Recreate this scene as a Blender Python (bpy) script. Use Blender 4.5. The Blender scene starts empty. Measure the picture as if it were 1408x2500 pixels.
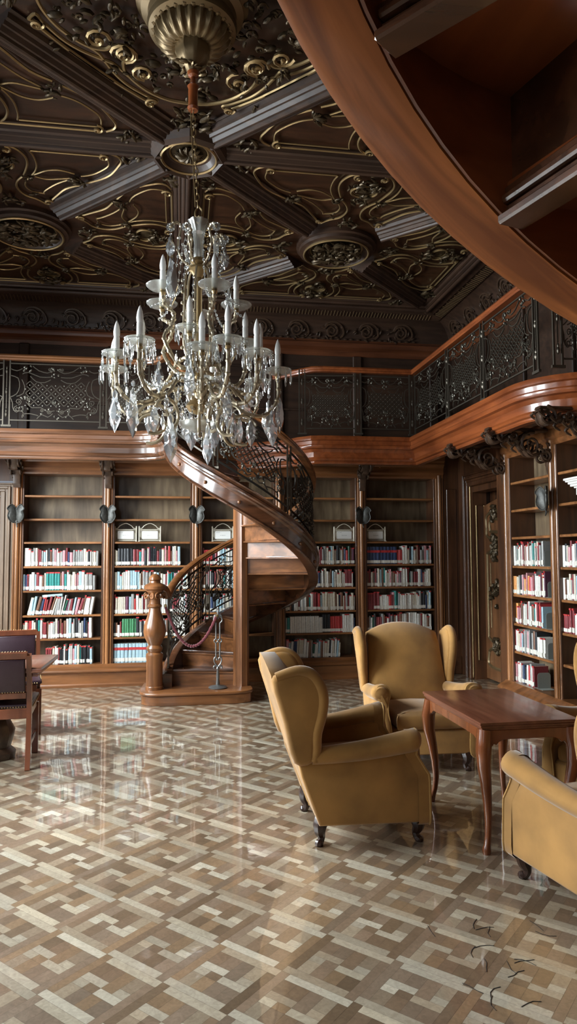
import bpy, math, random
from mathutils import Vector, Matrix
R=math.radians; PI=math.pi
random.seed(7)
S=bpy.context.scene; COL=S.collection
# ---------------------------------------------------------------- camera
F,YAW,PIT,ROL,CH=1700.,.1554,.0631,-.0044,1.6
fw=Vector((math.sin(YAW)*math.cos(PIT),math.cos(YAW)*math.cos(PIT),math.sin(PIT)))
rt=Vector((math.cos(YAW),-math.sin(YAW),0)); up=rt.cross(fw)
r2=rt*math.cos(ROL)+up*math.sin(ROL); u2=-rt*math.sin(ROL)+up*math.cos(ROL)
cd=bpy.data.cameras.new('camera'); cam=bpy.data.objects.new('camera',cd); COL.objects.link(cam)
cam.matrix_world=Matrix(((r2.x,u2.x,-fw.x,0),(r2.y,u2.y,-fw.y,0),(r2.z,u2.z,-fw.z,CH),(0,0,0,1)))
cd.sensor_fit='VERTICAL'; cd.sensor_height=36; cd.sensor_width=36*1408/2500; cd.lens=F*36/2500
cd.clip_start=.02; cd.clip_end=60
S.camera=cam
# ---------------------------------------------------------------- world, light, exposure
S.view_settings.view_transform='Standard'; S.view_settings.look='None'; S.view_settings.gamma=1
S.view_settings.use_curve_mapping=False
S.view_settings.exposure=.8
w=bpy.data.worlds.new('world'); S.world=w; w.use_nodes=True
w.node_tree.nodes['Background'].inputs[0].default_value=(.75,.85,1,1); w.node_tree.nodes['Background'].inputs[1].default_value=.5
def area(name,loc,rot,sx,sy,power,col):
    l=bpy.data.lights.new(name,'AREA'); l.shape='RECTANGLE'; l.size=sx; l.size_y=sy; l.energy=power; l.spread=R(150); l.color=col
    o=bpy.data.objects.new(name,l); COL.objects.link(o); o.location=loc; o.rotation_euler=rot; return o
WIN=[(1.9,.9),(4.4,.9),(6.9,.9)]
for i,(y,z0) in enumerate(WIN):
    area('window_daylight',(-3.50,y,2.45),(0,R(-60),0),2.9,1.5,[25,180,265][i],(.88,.96,1))
for x in (-2.2,):
    area('rear_window_daylight',(x,-1.16,2.4),(R(76),0,0),1.3,2.7,9,(.95,.98,1))
# ---------------------------------------------------------------- object helpers
def tag(o,label=None,cat=None,group=None,kind=None):
    if label:o['label']=label
    if cat:o['category']=cat
    if group:o['group']=group
    if kind:o['kind']=kind
    return o
def empty(name,loc=(0,0,0),rz=0):
    o=bpy.data.objects.new(name,None); COL.objects.link(o); o.location=loc; o.rotation_euler=(0,0,rz); o.empty_display_size=.1; return o
CH_={}
def kids(o): return CH_.get(o.name,[])
def par(o,p):
    if p is not None:
        o.parent=p; CH_.setdefault(p.name,[]).append(o)
def copy_tree(o,parent=None):
    c=o.copy(); COL.objects.link(c); 
    if parent is not None: par(c,parent)
    for k in list(kids(o)): copy_tree(k,c)
    return c
class MB:
    def __init__(s): s.v=[]; s.f=[]; s.m=[]; s.T=None; s.mi=0; s.c=[]; s.col=(1,1,1)
    def add(s,vs,fs):
        b=len(s.v)
        if s.T is not None: vs=[s.T@Vector(v) for v in vs]
        s.v+= [tuple(v) for v in vs]
        for f in fs: s.f.append([i+b for i in f]); s.m.append(s.mi); s.c.append(s.col)
    def box(s,lo,hi,b=0):
        x0,y0,z0=lo; x1,y1,z1=hi
        if x0>x1:x0,x1=x1,x0
        if y0>y1:y0,y1=y1,y0
        if z0>z1:z0,z1=z1,z0
        b=min(b,(x1-x0)*.45,(y1-y0)*.45,(z1-z0)*.45)
        if b<=0:
            s.add([(x0,y0,z0),(x1,y0,z0),(x1,y1,z0),(x0,y1,z0),(x0,y0,z1),(x1,y0,z1),(x1,y1,z1),(x0,y1,z1)],
             [(3,2,1,0),(4,5,6,7),(0,1,5,4),(1,2,6,5),(2,3,7,6),(3,0,4,7)]); return
        V=[];I={}
        for ix,(X,sx) in enumerate(((x0,1),(x1,-1))):
            for iy,(Y,sy) in enumerate(((y0,1),(y1,-1))):
                for iz,(Z,sz) in enumerate(((z0,1),(z1,-1))):
                    for a in range(3):
                        p=[X+sx*b,Y+sy*b,Z+sz*b]; p[a]=(X,Y,Z)[a]
                        I[ix,iy,iz,a]=len(V); V.append(tuple(p))
        Fs=[]
        def q(*k): Fs.append([I[t] for t in k])
        q((0,0,0,0),(0,0,1,0),(0,1,1,0),(0,1,0,0)); q((1,0,0,0),(1,1,0,0),(1,1,1,0),(1,0,1,0))
        q((0,0,0,1),(1,0,0,1),(1,0,1,1),(0,0,1,1)); q((0,1,0,1),(0,1,1,1),(1,1,1,1),(1,1,0,1))
        q((0,0,0,2),(0,1,0,2),(1,1,0,2),(1,0,0,2)); q((0,0,1,2),(1,0,1,2),(1,1,1,2),(0,1,1,2))
        for iy in (0,1):
            for iz in (0,1): q((0,iy,iz,1),(1,iy,iz,1),(1,iy,iz,2),(0,iy,iz,2))
        for ix in (0,1):
            for iz in (0,1): q((ix,0,iz,0),(ix,1,iz,0),(ix,1,iz,2),(ix,0,iz,2))
            for iy in (0,1): q((ix,iy,0,0),(ix,iy,1,0),(ix,iy,1,1),(ix,iy,0,1))
        for ix in (0,1):
            for iy in (0,1):
                for iz in (0,1): q((ix,iy,iz,0),(ix,iy,iz,1),(ix,iy,iz,2))
        s.add(V,Fs)
    def tube(s,pts,r,n=6,closed=False,cap=True,flat=None):
        P=[Vector(p) for p in pts]; N=len(P)
        if N<2:return
        rr=r if isinstance(r,(list,tuple)) else [r]*N
        T=[]
        for i in range(N):
            a=P[(i-1)%N] if (closed or i>0) else P[0]; b=P[(i+1)%N] if (closed or i<N-1) else P[-1]
            t=(b-a); T.append(t.normalized() if t.length>1e-9 else Vector((0,0,1)))
        ref=Vector((0,0,1)) if abs(T[0].z)<.9 else Vector((1,0,0))
        nrm=(ref-T[0]*ref.dot(T[0])).normalized(); V=[]
        for i in range(N):
            nrm=(nrm-T[i]*nrm.dot(T[i]))
            if nrm.length<1e-6: nrm=T[i].orthogonal()
            nrm.normalize(); bn=T[i].cross(nrm)
            for k in range(n):
                a=2*PI*(k+.5)/n
                V.append(P[i]+nrm*(math.cos(a)*rr[i]*(flat[0] if flat else 1))+bn*(math.sin(a)*rr[i]*(flat[1] if flat else 1)))
        Fs=[]
        for i in range(N if closed else N-1):
            j=(i+1)%N
            for k in range(n): l=(k+1)%n; Fs.append((i*n+k,i*n+l,j*n+l,j*n+k))
        if cap and not closed: Fs.append(tuple(range(n-1,-1,-1))); Fs.append(tuple((N-1)*n+k for k in range(n)))
        s.add(V,Fs)
    def lathe(s,prof,c=(0,0,0),n=24,rib=None,a0=0,a1=2*PI):
        full=abs(a1-a0-2*PI)<1e-6; K=n if full else n+1; V=[];Fs=[]
        for j,(r,z) in enumerate(prof):
            for k in range(K):
                a=a0+(a1-a0)*k/n; q=r*(1+(rib(a,z) if rib else 0)); V.append((c[0]+q*math.cos(a),c[1]+q*math.sin(a),c[2]+z))
        for j in range(len(prof)-1):
            for k in range(n):
                l=(k+1)%K if full else k+1; Fs.append((j*K+k,j*K+l,(j+1)*K+l,(j+1)*K+k))
        if full:
            if prof[0][0]>1e-5: Fs.append(tuple(range(K-1,-1,-1)))
            if prof[-1][0]>1e-5: Fs.append(tuple((len(prof)-1)*K+k for k in range(K)))
        s.add(V,Fs)
    def ell(s,c,r,nu=8,nv=5,rot=None):
        V=[];Fs=[]; M=rot or Matrix.Identity(3)
        for j in range(nv+1):
            t=PI*j/nv
            for k in range(nu):
                a=2*PI*k/nu; p=M@Vector((r[0]*math.sin(t)*math.cos(a),r[1]*math.sin(t)*math.sin(a),r[2]*math.cos(t))); V.append((c[0]+p.x,c[1]+p.y,c[2]+p.z))
        for j in range(nv):
            for k in range(nu): l=(k+1)%nu; Fs.append((j*nu+k,(j+1)*nu+k,(j+1)*nu+l,j*nu+l))
        s.add(V,Fs)
    def sweep(s,path,prof,closed=False,capends=True,nrm=None,profclosed=True):
        # path: list of (x,y,z); prof: list of (out,up); out = right-hand side of travel in xy
        P=[Vector(p) for p in path]; N=len(P); M=len(prof); V=[]
        for i in range(N):
            if nrm: n=Vector(nrm[i]); k=1
            else:
                a=P[(i-1)%N] if (closed or i>0) else None; b=P[(i+1)%N] if (closed or i<N-1) else None
                d1=(P[i]-a).to_2d().normalized() if a is not None else None; d2=(b-P[i]).to_2d().normalized() if b is not None else None
                if d1 is None:d1=d2
                if d2 is None:d2=d1
                n1=Vector((d1.y,-d1.x)); n2=Vector((d2.y,-d2.x)); m=(n1+n2).normalized(); k=1/max(.3,m.dot(n1)); n=Vector((m.x,m.y,0))
            for o,u in prof: V.append(P[i]+n*(o*k)+Vector((0,0,u)))
        Fs=[]
        for i in range(N if closed else N-1):
            j=(i+1)%N
            for k in range(M if profclosed else M-1): l=(k+1)%M; Fs.append((i*M+k,i*M+l,j*M+l,j*M+k))
        if capends and not closed: Fs.append(tuple(range(M-1,-1,-1))); Fs.append(tuple((N-1)*M+k for k in range(M)))
        s.add(V,Fs)
    def slab(s,out,d0,d1,r=.01,axes=((1,0,0),(0,1,0),(0,0,1)),o=(0,0,0),seg=3,bulge=0):
        # out: CCW 2D outline; extruded along third axis between d0 and d1, rounded edges of radius r
        N=len(out); A,B,Cx=[Vector(a) for a in axes]; O=Vector(o); nn=[]
        ar=sum(out[i][0]*out[(i+1)%N][1]-out[(i+1)%N][0]*out[i][1] for i in range(N))
        if ar<0: out=out[::-1]
        for i in range(N):
            p0=Vector(out[i-1]);p1=Vector(out[i]);p2=Vector(out[(i+1)%N]); e1=(p1-p0);e2=(p2-p1)
            e1=e1.normalized() if e1.length>1e-9 else e2.normalized(); e2=e2.normalized() if e2.length>1e-9 else e1
            n1=Vector((e1.y,-e1.x));n2=Vector((e2.y,-e2.x)); m=(n1+n2); m=m.normalized() if m.length>1e-6 else n1
            nn.append(m/max(.6,m.dot(n1)))
        r=min(r,abs(d1-d0)/2); L=[]
        for k in range(seg+1): a=PI/2*k/seg; L.append((r*(1-math.sin(a)),d0+r*(1-math.cos(a))))
        for k in range(seg+1): a=PI/2*(1-k/seg); L.append((r*(1-math.sin(a)),d1-r*(1-math.cos(a))))
        V=[]
        for ins,z in L:
            for p,m in zip(out,nn): q=Vector(p)-m*ins; V.append(O+A*q.x+B*q.y+Cx*z)
        Fs=[]; K=len(L)
        for j in range(K-1):
            for i in range(N): l=(i+1)%N; Fs.append((j*N+i,j*N+l,(j+1)*N+l,(j+1)*N+i))
        Fs.append(tuple(range(N-1,-1,-1))); 
        if bulge:
            cx=sum(p[0] for p in out)/N; cy=sum(p[1] for p in out)/N; base=len(V)
            prev=(K-1)*N
            for t,h in ((.75,.45),(.5,.75),(.25,.94)):
                for p in out: V.append(O+A*(cx+(p[0]-cx)*t)+B*(cy+(p[1]-cy)*t)+Cx*(d1+bulge*h))
                cur=len(V)-N
                for i in range(N): l=(i+1)%N; Fs.append((prev+i,prev+l,cur+l,cur+i))
                prev=cur
            V.append(O+A*cx+B*cy+Cx*(d1+bulge)); q=len(V)-1
            for i in range(N): Fs.append((prev+i,prev+(i+1)%N,q))
        else: Fs.append(tuple((K-1)*N+i for i in range(N)))
        s.add(V,Fs)
    def build(s,name,mats,parent=None,smooth=True,ang=38,colattr=False,loc=None):
        me=bpy.data.meshes.new(name); me.from_pydata(s.v,[],s.f)
        if not isinstance(mats,(list,tuple)): mats=[mats]
        for m in mats: me.materials.append(m)
        me.polygons.foreach_set('material_index',s.m)
        if smooth:
            me.polygons.foreach_set('use_smooth',[True]*len(s.f))
        me.update()
        if smooth: me.set_sharp_from_angle(angle=R(ang))
        if colattr:
            ca=me.color_attributes.new('plank','FLOAT_COLOR','CORNER'); d=[]
            for f,c in zip(s.f,s.c): d+= list((*c,1))*len(f)
            ca.data.foreach_set('color',d)
        o=bpy.data.objects.new(name,me); COL.objects.link(o)
        if loc: o.location=loc
        par(o,parent); return o
def frame(o,x,y,z):
    x,y,z=Vector(x),Vector(y),Vector(z)
    return Matrix(((x.x,y.x,z.x,o[0]),(x.y,y.y,z.y,o[1]),(x.z,y.z,z.z,o[2]),(0,0,0,1)))
def RZ(a,o=(0,0,0)): return Matrix.Translation(o)@Matrix.Rotation(a,4,'Z')
def smoothpts(p,n=6,closed=False):
    # Catmull-Rom
    P=[Vector(q) for q in p]; N=len(P); out=[]
    for i in range(N if closed else N-1):
        p0=P[(i-1)%N] if (closed or i>0) else P[0]; p1=P[i]; p2=P[(i+1)%N]; p3=P[(i+2)%N] if (closed or i+2<N) else P[-1]
        for k in range(n):
            t=k/n; out.append(.5*((2*p1)+(p2-p0)*t+(2*p0-5*p1+4*p2-p3)*t*t+(3*p1-p0-3*p2+p3)*t**3))
    if not closed: out.append(P[-1])
    return out
def spiral(c,r0,a0,turns,n=20,dec=.22,sgn=1):
    return [(c[0]+r0*(1-(1-dec)*k/n)*math.cos(a0+sgn*turns*2*PI*k/n),c[1]+r0*(1-(1-dec)*k/n)*math.sin(a0+sgn*turns*2*PI*k/n)) for k in range(n+1)]
# ---------------------------------------------------------------- materials
def newmat(n):
    m=bpy.data.materials.new(n); m.use_nodes=True; return m,m.node_tree.nodes,m.node_tree.links,m.node_tree.nodes['Principled BSDF']
def wood(name,c1,c2,rough=.3,sc=(2,2,14),grain=1.0,coat=.3,patina=.35,bump=.05,polar=False):
    m,N,L,B=newmat(name)
    tc=N.new('ShaderNodeTexCoord'); mp=N.new('ShaderNodeMapping'); mp.inputs['Scale'].default_value=sc
    if polar:
        sx=N.new('ShaderNodeSeparateXYZ'); L.new(tc.outputs['Object'],sx.inputs[0]); cb=N.new('ShaderNodeCombineXYZ')
        def mth(op,a_,b_=None):
            q_=N.new('ShaderNodeMath'); q_.operation=op
            for i_,v_ in enumerate((a_,b_)):
                if v_ is None: continue
                if isinstance(v_,(int,float)): q_.inputs[i_].default_value=v_
                else: L.new(v_,q_.inputs[i_])
            return q_.outputs[0]
        ra=mth('SQRT',mth('ADD',mth('MULTIPLY',sx.outputs[0],sx.outputs[0]),mth('MULTIPLY',sx.outputs[1],sx.outputs[1])))
        an=mth('ARCTAN2',sx.outputs[1],sx.outputs[0]); L.new(mth('MULTIPLY',ra,9),cb.inputs[0]); L.new(mth('MULTIPLY',an,.9),cb.inputs[1]); L.new(mth('SUBTRACT',sx.outputs[2],mth('MULTIPLY',an,.457)),cb.inputs[2]); L.new(cb.outputs[0],mp.inputs['Vector']); sc=(1,1,1.5)
        mp.inputs['Scale'].default_value=sc
    else: L.new(tc.outputs['Object'],mp.inputs['Vector'])
    n1=N.new('ShaderNodeTexNoise'); n1.inputs['Scale'].default_value=2.2*grain; n1.inputs['Detail'].default_value=6; n1.inputs['Distortion'].default_value=.6
    L.new(mp.outputs[0],n1.inputs['Vector'])
    n2=N.new('ShaderNodeTexNoise'); n2.inputs['Scale'].default_value=1.6; n2.inputs['Detail'].default_value=3; L.new(tc.outputs['Object'],n2.inputs['Vector'])
    r1=N.new('ShaderNodeValToRGB'); r1.color_ramp.elements[0].position=.34; r1.color_ramp.elements[1].position=.68
    r1.color_ramp.elements[0].color=(*c1,1); r1.color_ramp.elements[1].color=(*c2,1); L.new(n1.outputs['Fac'],r1.inputs[0])
    mx=N.new('ShaderNodeMix'); mx.data_type='RGBA'; mx.blend_type='MULTIPLY'; mx.inputs[0].default_value=patina
    r2_=N.new('ShaderNodeValToRGB'); r2_.color_ramp.elements[0].position=.38; r2_.color_ramp.elements[1].position=.62
    r2_.color_ramp.elements[0].color=(.35,.3,.28,1); r2_.color_ramp.elements[1].color=(1,1,1,1); L.new(n2.outputs['Fac'],r2_.inputs[0])
    L.new(r1.outputs[0],mx.inputs[6]); L.new(r2_.outputs[0],mx.inputs[7]); L.new(mx.outputs[2],B.inputs['Base Color'])
    B.inputs['Roughness'].default_value=rough; B.inputs['Coat Weight'].default_value=coat; B.inputs['Coat Roughness'].default_value=.12
    if bump:
        b=N.new('ShaderNodeBump'); b.inputs['Strength'].default_value=bump; b.inputs['Distance'].default_value=.01; L.new(n1.outputs['Fac'],b.inputs['Height']); L.new(b.outputs[0],B.inputs['Normal'])
    return m
def plain(name,c,rough=.5,metal=0,spec=.5,coat=0,sheen=0,noise=0,nsc=20,bump=0):
    m,N,L,B=newmat(name); B.inputs['Base Color'].default_value=(*c,1); B.inputs['Roughness'].default_value=rough; B.inputs['Metallic'].default_value=metal
    B.inputs['Specular IOR Level'].default_value=spec; B.inputs['Coat Weight'].default_value=coat; B.inputs['Sheen Weight'].default_value=sheen
    if noise or bump:
        tc=N.new('ShaderNodeTexCoord'); n=N.new('ShaderNodeTexNoise'); n.inputs['Scale'].default_value=nsc; n.inputs['Detail'].default_value=4; L.new(tc.outputs['Object'],n.inputs['Vector'])
        if noise:
            r=N.new('ShaderNodeValToRGB'); r.color_ramp.elements[0].position=.3; r.color_ramp.elements[1].position=.7
            r.color_ramp.elements[0].color=(*[q*(1-noise) for q in c],1); r.color_ramp.elements[1].color=(*[min(1,q*(1+noise)) for q in c],1)
            L.new(n.outputs['Fac'],r.inputs[0]); L.new(r.outputs[0],B.inputs['Base Color'])
        if bump:
            b=N.new('ShaderNodeBump'); b.inputs['Strength'].default_value=bump; b.inputs['Distance'].default_value=.01; L.new(n.outputs['Fac'],b.inputs['Height']); L.new(b.outputs[0],B.inputs['Normal'])
    return m
VX,VY,VZ=(.6,6,6),(6,.6,6),(5,5,.5)
W={}
for ax,sc in (('x',VX),('y',VY),('z',VZ)):
    W['case'+ax]=wood('walnut_case_'+ax,(.048,.019,.008),(.12,.047,.018),.38,sc)
    W['orange'+ax]=wood('golden_walnut_'+ax,(.115,.043,.013),(.265,.104,.035),.32,sc)
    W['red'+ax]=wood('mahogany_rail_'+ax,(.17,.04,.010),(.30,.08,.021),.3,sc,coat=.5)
    W['stair'+ax]=wood('polished_stair_wood_'+ax,(.048,.019,.009),(.135,.052,.023),.24,sc,coat=.8)
    W['ceil'+ax]=wood('dark_ceiling_oak_'+ax,(.030,.0145,.008),(.062,.030,.016),.5,sc,bump=.1,coat=.1)
M=dict(
 back=wood('bookcase_back_panel',(.11,.075,.04),(.27,.20,.12),.45,(5,5,.7),patina=.6,coat=.15),
 field=wood('ceiling_field_panel',(.025,.010,.004),(.06,.023,.009),.4,(1.5,5,5),patina=.45,coat=.1),
 gold=plain('gilded_moulding',(.34,.24,.115),.36,.7),
 bronze=plain('dark_bronze_carving',(.07,.048,.024),.4,.5,noise=.5,nsc=30),
 carve=plain('carved_dark_wood',(.05,.027,.015),.38,0,.5,coat=.2,noise=.3,nsc=25),
 iron=plain('wrought_iron',(.105,.09,.07),.42,.75),
 irondark=plain('dark_stair_iron',(.05,.045,.038),.38,.75),
 irontip=plain('polished_iron_rosette',(.15,.14,.115),.45,.8),
 clasp=plain('dark_leaf_clasp_metal',(.055,.055,.05),.5,.45,noise=.35,nsc=40),
 stanch=plain('stanchion_iron',(.15,.15,.145),.4,.7),
 pewter=plain('dark_pewter_ornament',(.16,.165,.16),.55,.4,noise=.3,nsc=40),
 velvet=plain('mustard_velvet',(.31,.158,.042),.8,0,.2,sheen=.28,noise=.27,nsc=4.5,bump=.04),
 piping=plain('mustard_piping',(.36,.20,.06),.75,0,.2,sheen=.2),
 legs=plain('dark_turned_leg',(.03,.012,.007),.35,0,.5,coat=.25),
 leather=plain('aubergine_leather',(.028,.012,.018),.42,0,.4,coat=.12,bump=.06,nsc=60),
 chairwood=wood('chair_cherry_wood',(.10,.028,.011),(.19,.056,.022),.32,VZ,coat=.3),
 table=wood('cherry_tabletop',(.13,.042,.022),(.235,.085,.045),.28,(8,.7,8),coat=.4,patina=.25),
 tleg=wood('cherry_table_leg',(.17,.05,.016),(.30,.092,.03),.25,VZ,coat=.5),
 brass=plain('aged_brass',(.42,.30,.15),.35,.85),
 nearwood=wood('near_string_walnut',(.13,.035,.008),(.36,.115,.028),.5,(1.5,1.5,7),coat=.05,patina=.5,polar=True),
 bossgold=plain('dull_gilt_boss',(.20,.14,.07),.38,.6),
 cornice=wood('cornice_walnut',(.09,.028,.011),(.18,.058,.022),.35,VX,coat=.2),
 armg=plain('champagne_glazed_metal',(.50,.42,.29),.2,.55,coat=.6),
 candle=plain('white_candle_sleeve',(.93,.92,.88),.4,0,.4),
 paper=plain('paper_white',(.72,.72,.69),.7),
 black=plain('print_black',(.03,.03,.03),.6),
 cream=plain('cream_metal_rack',(.60,.56,.46),.45,.3),
 greymetal=plain('grey_bookend_metal',(.30,.32,.29),.45,.2),
 plaster=plain('white_plaster',(.72,.72,.68),.6,noise=.05),
 rope=plain('burgundy_rope',(.11,.018,.024),.8,0,.2,sheen=.4,noise=.3,nsc=60),
 label=plain('spine_label_white',(.62,.60,.54),.6), redtab=plain('spine_tab_red',(.42,.03,.03),.5),
 pages=plain('book_pages',(.62,.57,.46),.8), wallp=plain('plaster_wall',(.35,.28,.2),.8),
 windowwhite=plain('window_frame_paint',(.6,.57,.5),.5))
def glassmat(name,col=(1,1,1),rough=.0):
    m,N,L,B=newmat(name); B.inputs['Base Color'].default_value=(*col,1); B.inputs['Roughness'].default_value=rough; B.inputs['Transmission Weight'].default_value=.9; B.inputs['IOR'].default_value=1.5
    return m
M['crystal']=glassmat('cut_crystal',(.97,1,1),.02)
M['pendglass']=glassmat('large_cut_pendant_glass',(.93,.97,1),.04); M['pendglass'].node_tree.nodes['Principled BSDF'].inputs['Transmission Weight'].default_value=.86
M['dish']=glassmat('pressed_glass_dish',(.9,.92,.88),.18)
m,N,L,B=newmat('window_glass'); B.inputs['Transmission Weight'].default_value=1; B.inputs['Roughness'].default_value=0; B.inputs['IOR'].default_value=1.02; M['pane']=m
# parquet: colour per plank + grain
def parquet():
    m,N,L,B=newmat('oak_parquet'); at=N.new('ShaderNodeVertexColor'); at.layer_name='plank'
    tc=N.new('ShaderNodeTexCoord'); n=N.new('ShaderNodeTexNoise'); n.inputs['Scale'].default_value=38; n.inputs['Detail'].default_value=6; n.inputs['Distortion'].default_value=1.5; L.new(tc.outputs['Object'],n.inputs['Vector'])
    r=N.new('ShaderNodeValToRGB'); r.color_ramp.elements[0].color=(.72,.7,.68,1); r.color_ramp.elements[1].color=(1.08,1.08,1.08,1); r.color_ramp.elements[0].position=.3; r.color_ramp.elements[1].position=.7
    L.new(n.outputs['Fac'],r.inputs[0]); mx=N.new('ShaderNodeMix'); mx.data_type='RGBA'; mx.blend_type='MULTIPLY'; mx.inputs[0].default_value=.8
    L.new(at.outputs[0],mx.inputs[6]); L.new(r.outputs[0],mx.inputs[7]); L.new(mx.outputs[2],B.inputs['Base Color'])
    B.inputs['Roughness'].default_value=.3; B.inputs['Coat Weight'].default_value=1; B.inputs['Coat Roughness'].default_value=.035; B.inputs['Coat IOR'].default_value=1.6
    n2=N.new('ShaderNodeTexNoise'); n2.inputs['Scale'].default_value=9; L.new(tc.outputs['Object'],n2.inputs['Vector'])
    b=N.new('ShaderNodeBump'); b.inputs['Strength'].default_value=.05; b.inputs['Distance'].default_value=.01; L.new(n2.outputs['Fac'],b.inputs['Height']); L.new(b.outputs[0],B.inputs['Coat Normal']); L.new(b.outputs[0],B.inputs['Normal'])
    return m
M['parquet']=parquet()
W['fascia']=wood('gallery_fascia_walnut',(.065,.028,.013),(.19,.083,.040),.26,VX,coat=.5)
for ax,sc in (('x',VX),('y',VY),('z',VZ)): W['tan'+ax]=wood('tan_walnut_'+ax,(.17,.068,.022),(.36,.155,.055),.33,sc)
M['nearwood'].node_tree.nodes['Principled BSDF'].inputs['Specular IOR Level'].default_value=.15
# ---------------------------------------------------------------- room shell
XL,XR,YB,YF,ZC=-3.63,3.75,9.1,-1.25,4.88
def struct(o): return tag(o,kind='structure')
# floor: block parquet laid diagonally, every block its own tone
PT=.3205; U0,V0=-1.996,2.242
LT=[(.43,.375,.285),(.38,.325,.24),(.48,.43,.335),(.35,.28,.195),(.44,.38,.28)]
DK=[(.20,.135,.085),(.235,.165,.11),(.17,.115,.07),(.25,.165,.095),(.22,.16,.11)]
MD=[(.30,.235,.16),(.265,.20,.135),(.33,.265,.185)]
u_=PT/8
PCS=[('L',0,0,7,1),('L',1,-1,8,0),('D',-1,0,0,7),('D',0,-7,1,0)]
for k,a,b,c,d in [('L',0,3,3,4),('L',0,2,1.5,3),('L',3,2,6,3),('L',4.5,3,6,4),('D',1.5,0,3,2),('D',1.5,2,3,3),('M',0,0,1.5,2),('D',3,3,4.5,6),('M',4.5,4,6,6),('D',0,4,1.5,6),('D',1.5,4,3,6),('D',3,0,4.5,2),('D',4.5,0,6,2)]: PCS.append((k,a+1,b+1,c+1,d+1))
fl=MB(); q=.70711
for i in range(-28,22):
    for j in range(-14,34):
        uc=U0+(i+.5)*PT; vc=V0+(j+.5)*PT; x=q*(uc+vc); y=q*(vc-uc)
        if not(XL-.2<x<4.3 and YF-.2<y<9.7): continue
        sh=random.uniform(.9,1.1)
        for k,a,b,c,d in PCS:
            pal={'L':LT,'D':DK,'M':MD}[k]; t=random.choice(pal); f=sh*random.uniform(.86,1.12); fl.col=tuple(min(1,z*f) for z in t)
            g=.0004
            P=[(U0+i*PT+A*u_+ga,V0+j*PT+B_*u_+gb) for A,B_,ga,gb in ((a,b,g,g),(c,b,-g,g),(c,d,-g,-g),(a,d,g,-g))]
            fl.add([(q*(s+t_),q*(t_-s),0) for s,t_ in P],[(0,1,2,3)])
fl.col=(.06,.04,.03); fl.box((XL-.2,YF-.2,-.12),(4.35,9.75,-.0006))
floor=struct(fl.build('floor',M['parquet'],smooth=False,colattr=True))
# fine dark scratches near the front chair
sc=MB()
for n in range(26):
    x=random.uniform(1.0,1.9); y=random.uniform(2.35,2.95); a=random.uniform(0,PI); p=[]
    for k in range(4): p.append((x,y,.0012)); x+=.03*math.cos(a); y+=.03*math.sin(a); a+=random.uniform(-.6,.6)
    sc.tube(p,.0012,3)
sc.build('floor_scratch',M['black'],floor)
# walls
def wallbox(name,boxes,mat):
    b=MB()
    for lo,hi in boxes: b.box(lo,hi)
    return struct(b.build(name,mat,smooth=False))
ZT=5.2
wallbox('wall_back',[((-2.03,9.4,0),(4.3,9.6,3.0)),((-3.83,9.1,0),(-3.2,9.6,3.0)),((-3.2,9.1,2.55),(-2.03,9.6,3.0)),((-3.83,9.1,3.0),(4.3,9.6,ZT))],W['casez'])
wallbox('wall_right',[((3.84,-1.45,0),(4.1,7.3,2.98)),((3.78,8.66,0),(4.1,9.4,2.98)),((3.78,7.3,2.5),(4.1,8.66,2.98)),((3.75,-1.45,2.98),(4.1,9.1,ZT)),((4.05,7.1,0),(4.12,8.9,3.0))],W['casez'])
wl=[]; ys=[YF-.2]
for y,z0 in WIN: ys+= [y-.75,y+.75]
ys.append(9.6)
for i in range(0,len(ys),2): wl.append(((XL-.25,ys[i],0),(XL,ys[i+1],ZT)))
for y,z0 in WIN: wl+= [((XL-.25,y-.75,0),(XL,y+.75,z0)),((XL-.25,y-.75,4.15),(XL,y+.75,ZT))]
wallbox('wall_left',wl,W['casez'])
wallbox('wall_rear',[((XL-.25,YF-.2,0),(-2.9,YF,ZT)),((-1.5,YF-.2,0),(4.1,YF,ZT)),((-2.9,YF-.2,0),(-1.5,YF,1.0)),((-2.9,YF-.2,4.0),(-1.5,YF,ZT))],W['casez'])
# windows
def window(i,frame_T,w_,z0,z1):
    b=MB(); b.T=frame_T
    for x in (-w_/2,w_/2): b.box((x-.05,-.05,z0),(x+.05,.05,z1),.01)
    for z in (z0,z1,(z0+2*z1)/3): b.box((-w_/2,-.05,z-.04),(w_/2,.05,z+.04),.01)
    b.box((-.035,-.04,z0),(.035,.04,z1),.01)
    for z in (z0+(z1-z0)*.22,z0+(z1-z0)*.44,z0+(z1-z0)*.83): b.box((-w_/2,-.02,z-.015),(w_/2,.02,z+.015))
    o=struct(b.build('window_%d'%i,M['windowwhite'],smooth=False))
    p=MB(); p.T=frame_T; p.box((-w_/2,-.004,z0),(w_/2,.004,z1)); p.build('pane',M['pane'],o,smooth=False)
    s=MB(); s.T=frame_T; s.box((-w_/2-.05,.0,z0-.06),(w_/2+.05,.2,z0-.02),.01); s.build('window_sill',W['casey'],o,smooth=False)
for i,(y,z0) in enumerate(WIN): window(i+1,frame((XL-.15,y,0),(0,1,0),(1,0,0),(0,0,1)),1.5,z0,4.15)
window(4,frame((-2.2,YF-.1,0),(1,0,0),(0,1,0),(0,0,1)),1.4,1.0,4.0)
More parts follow.
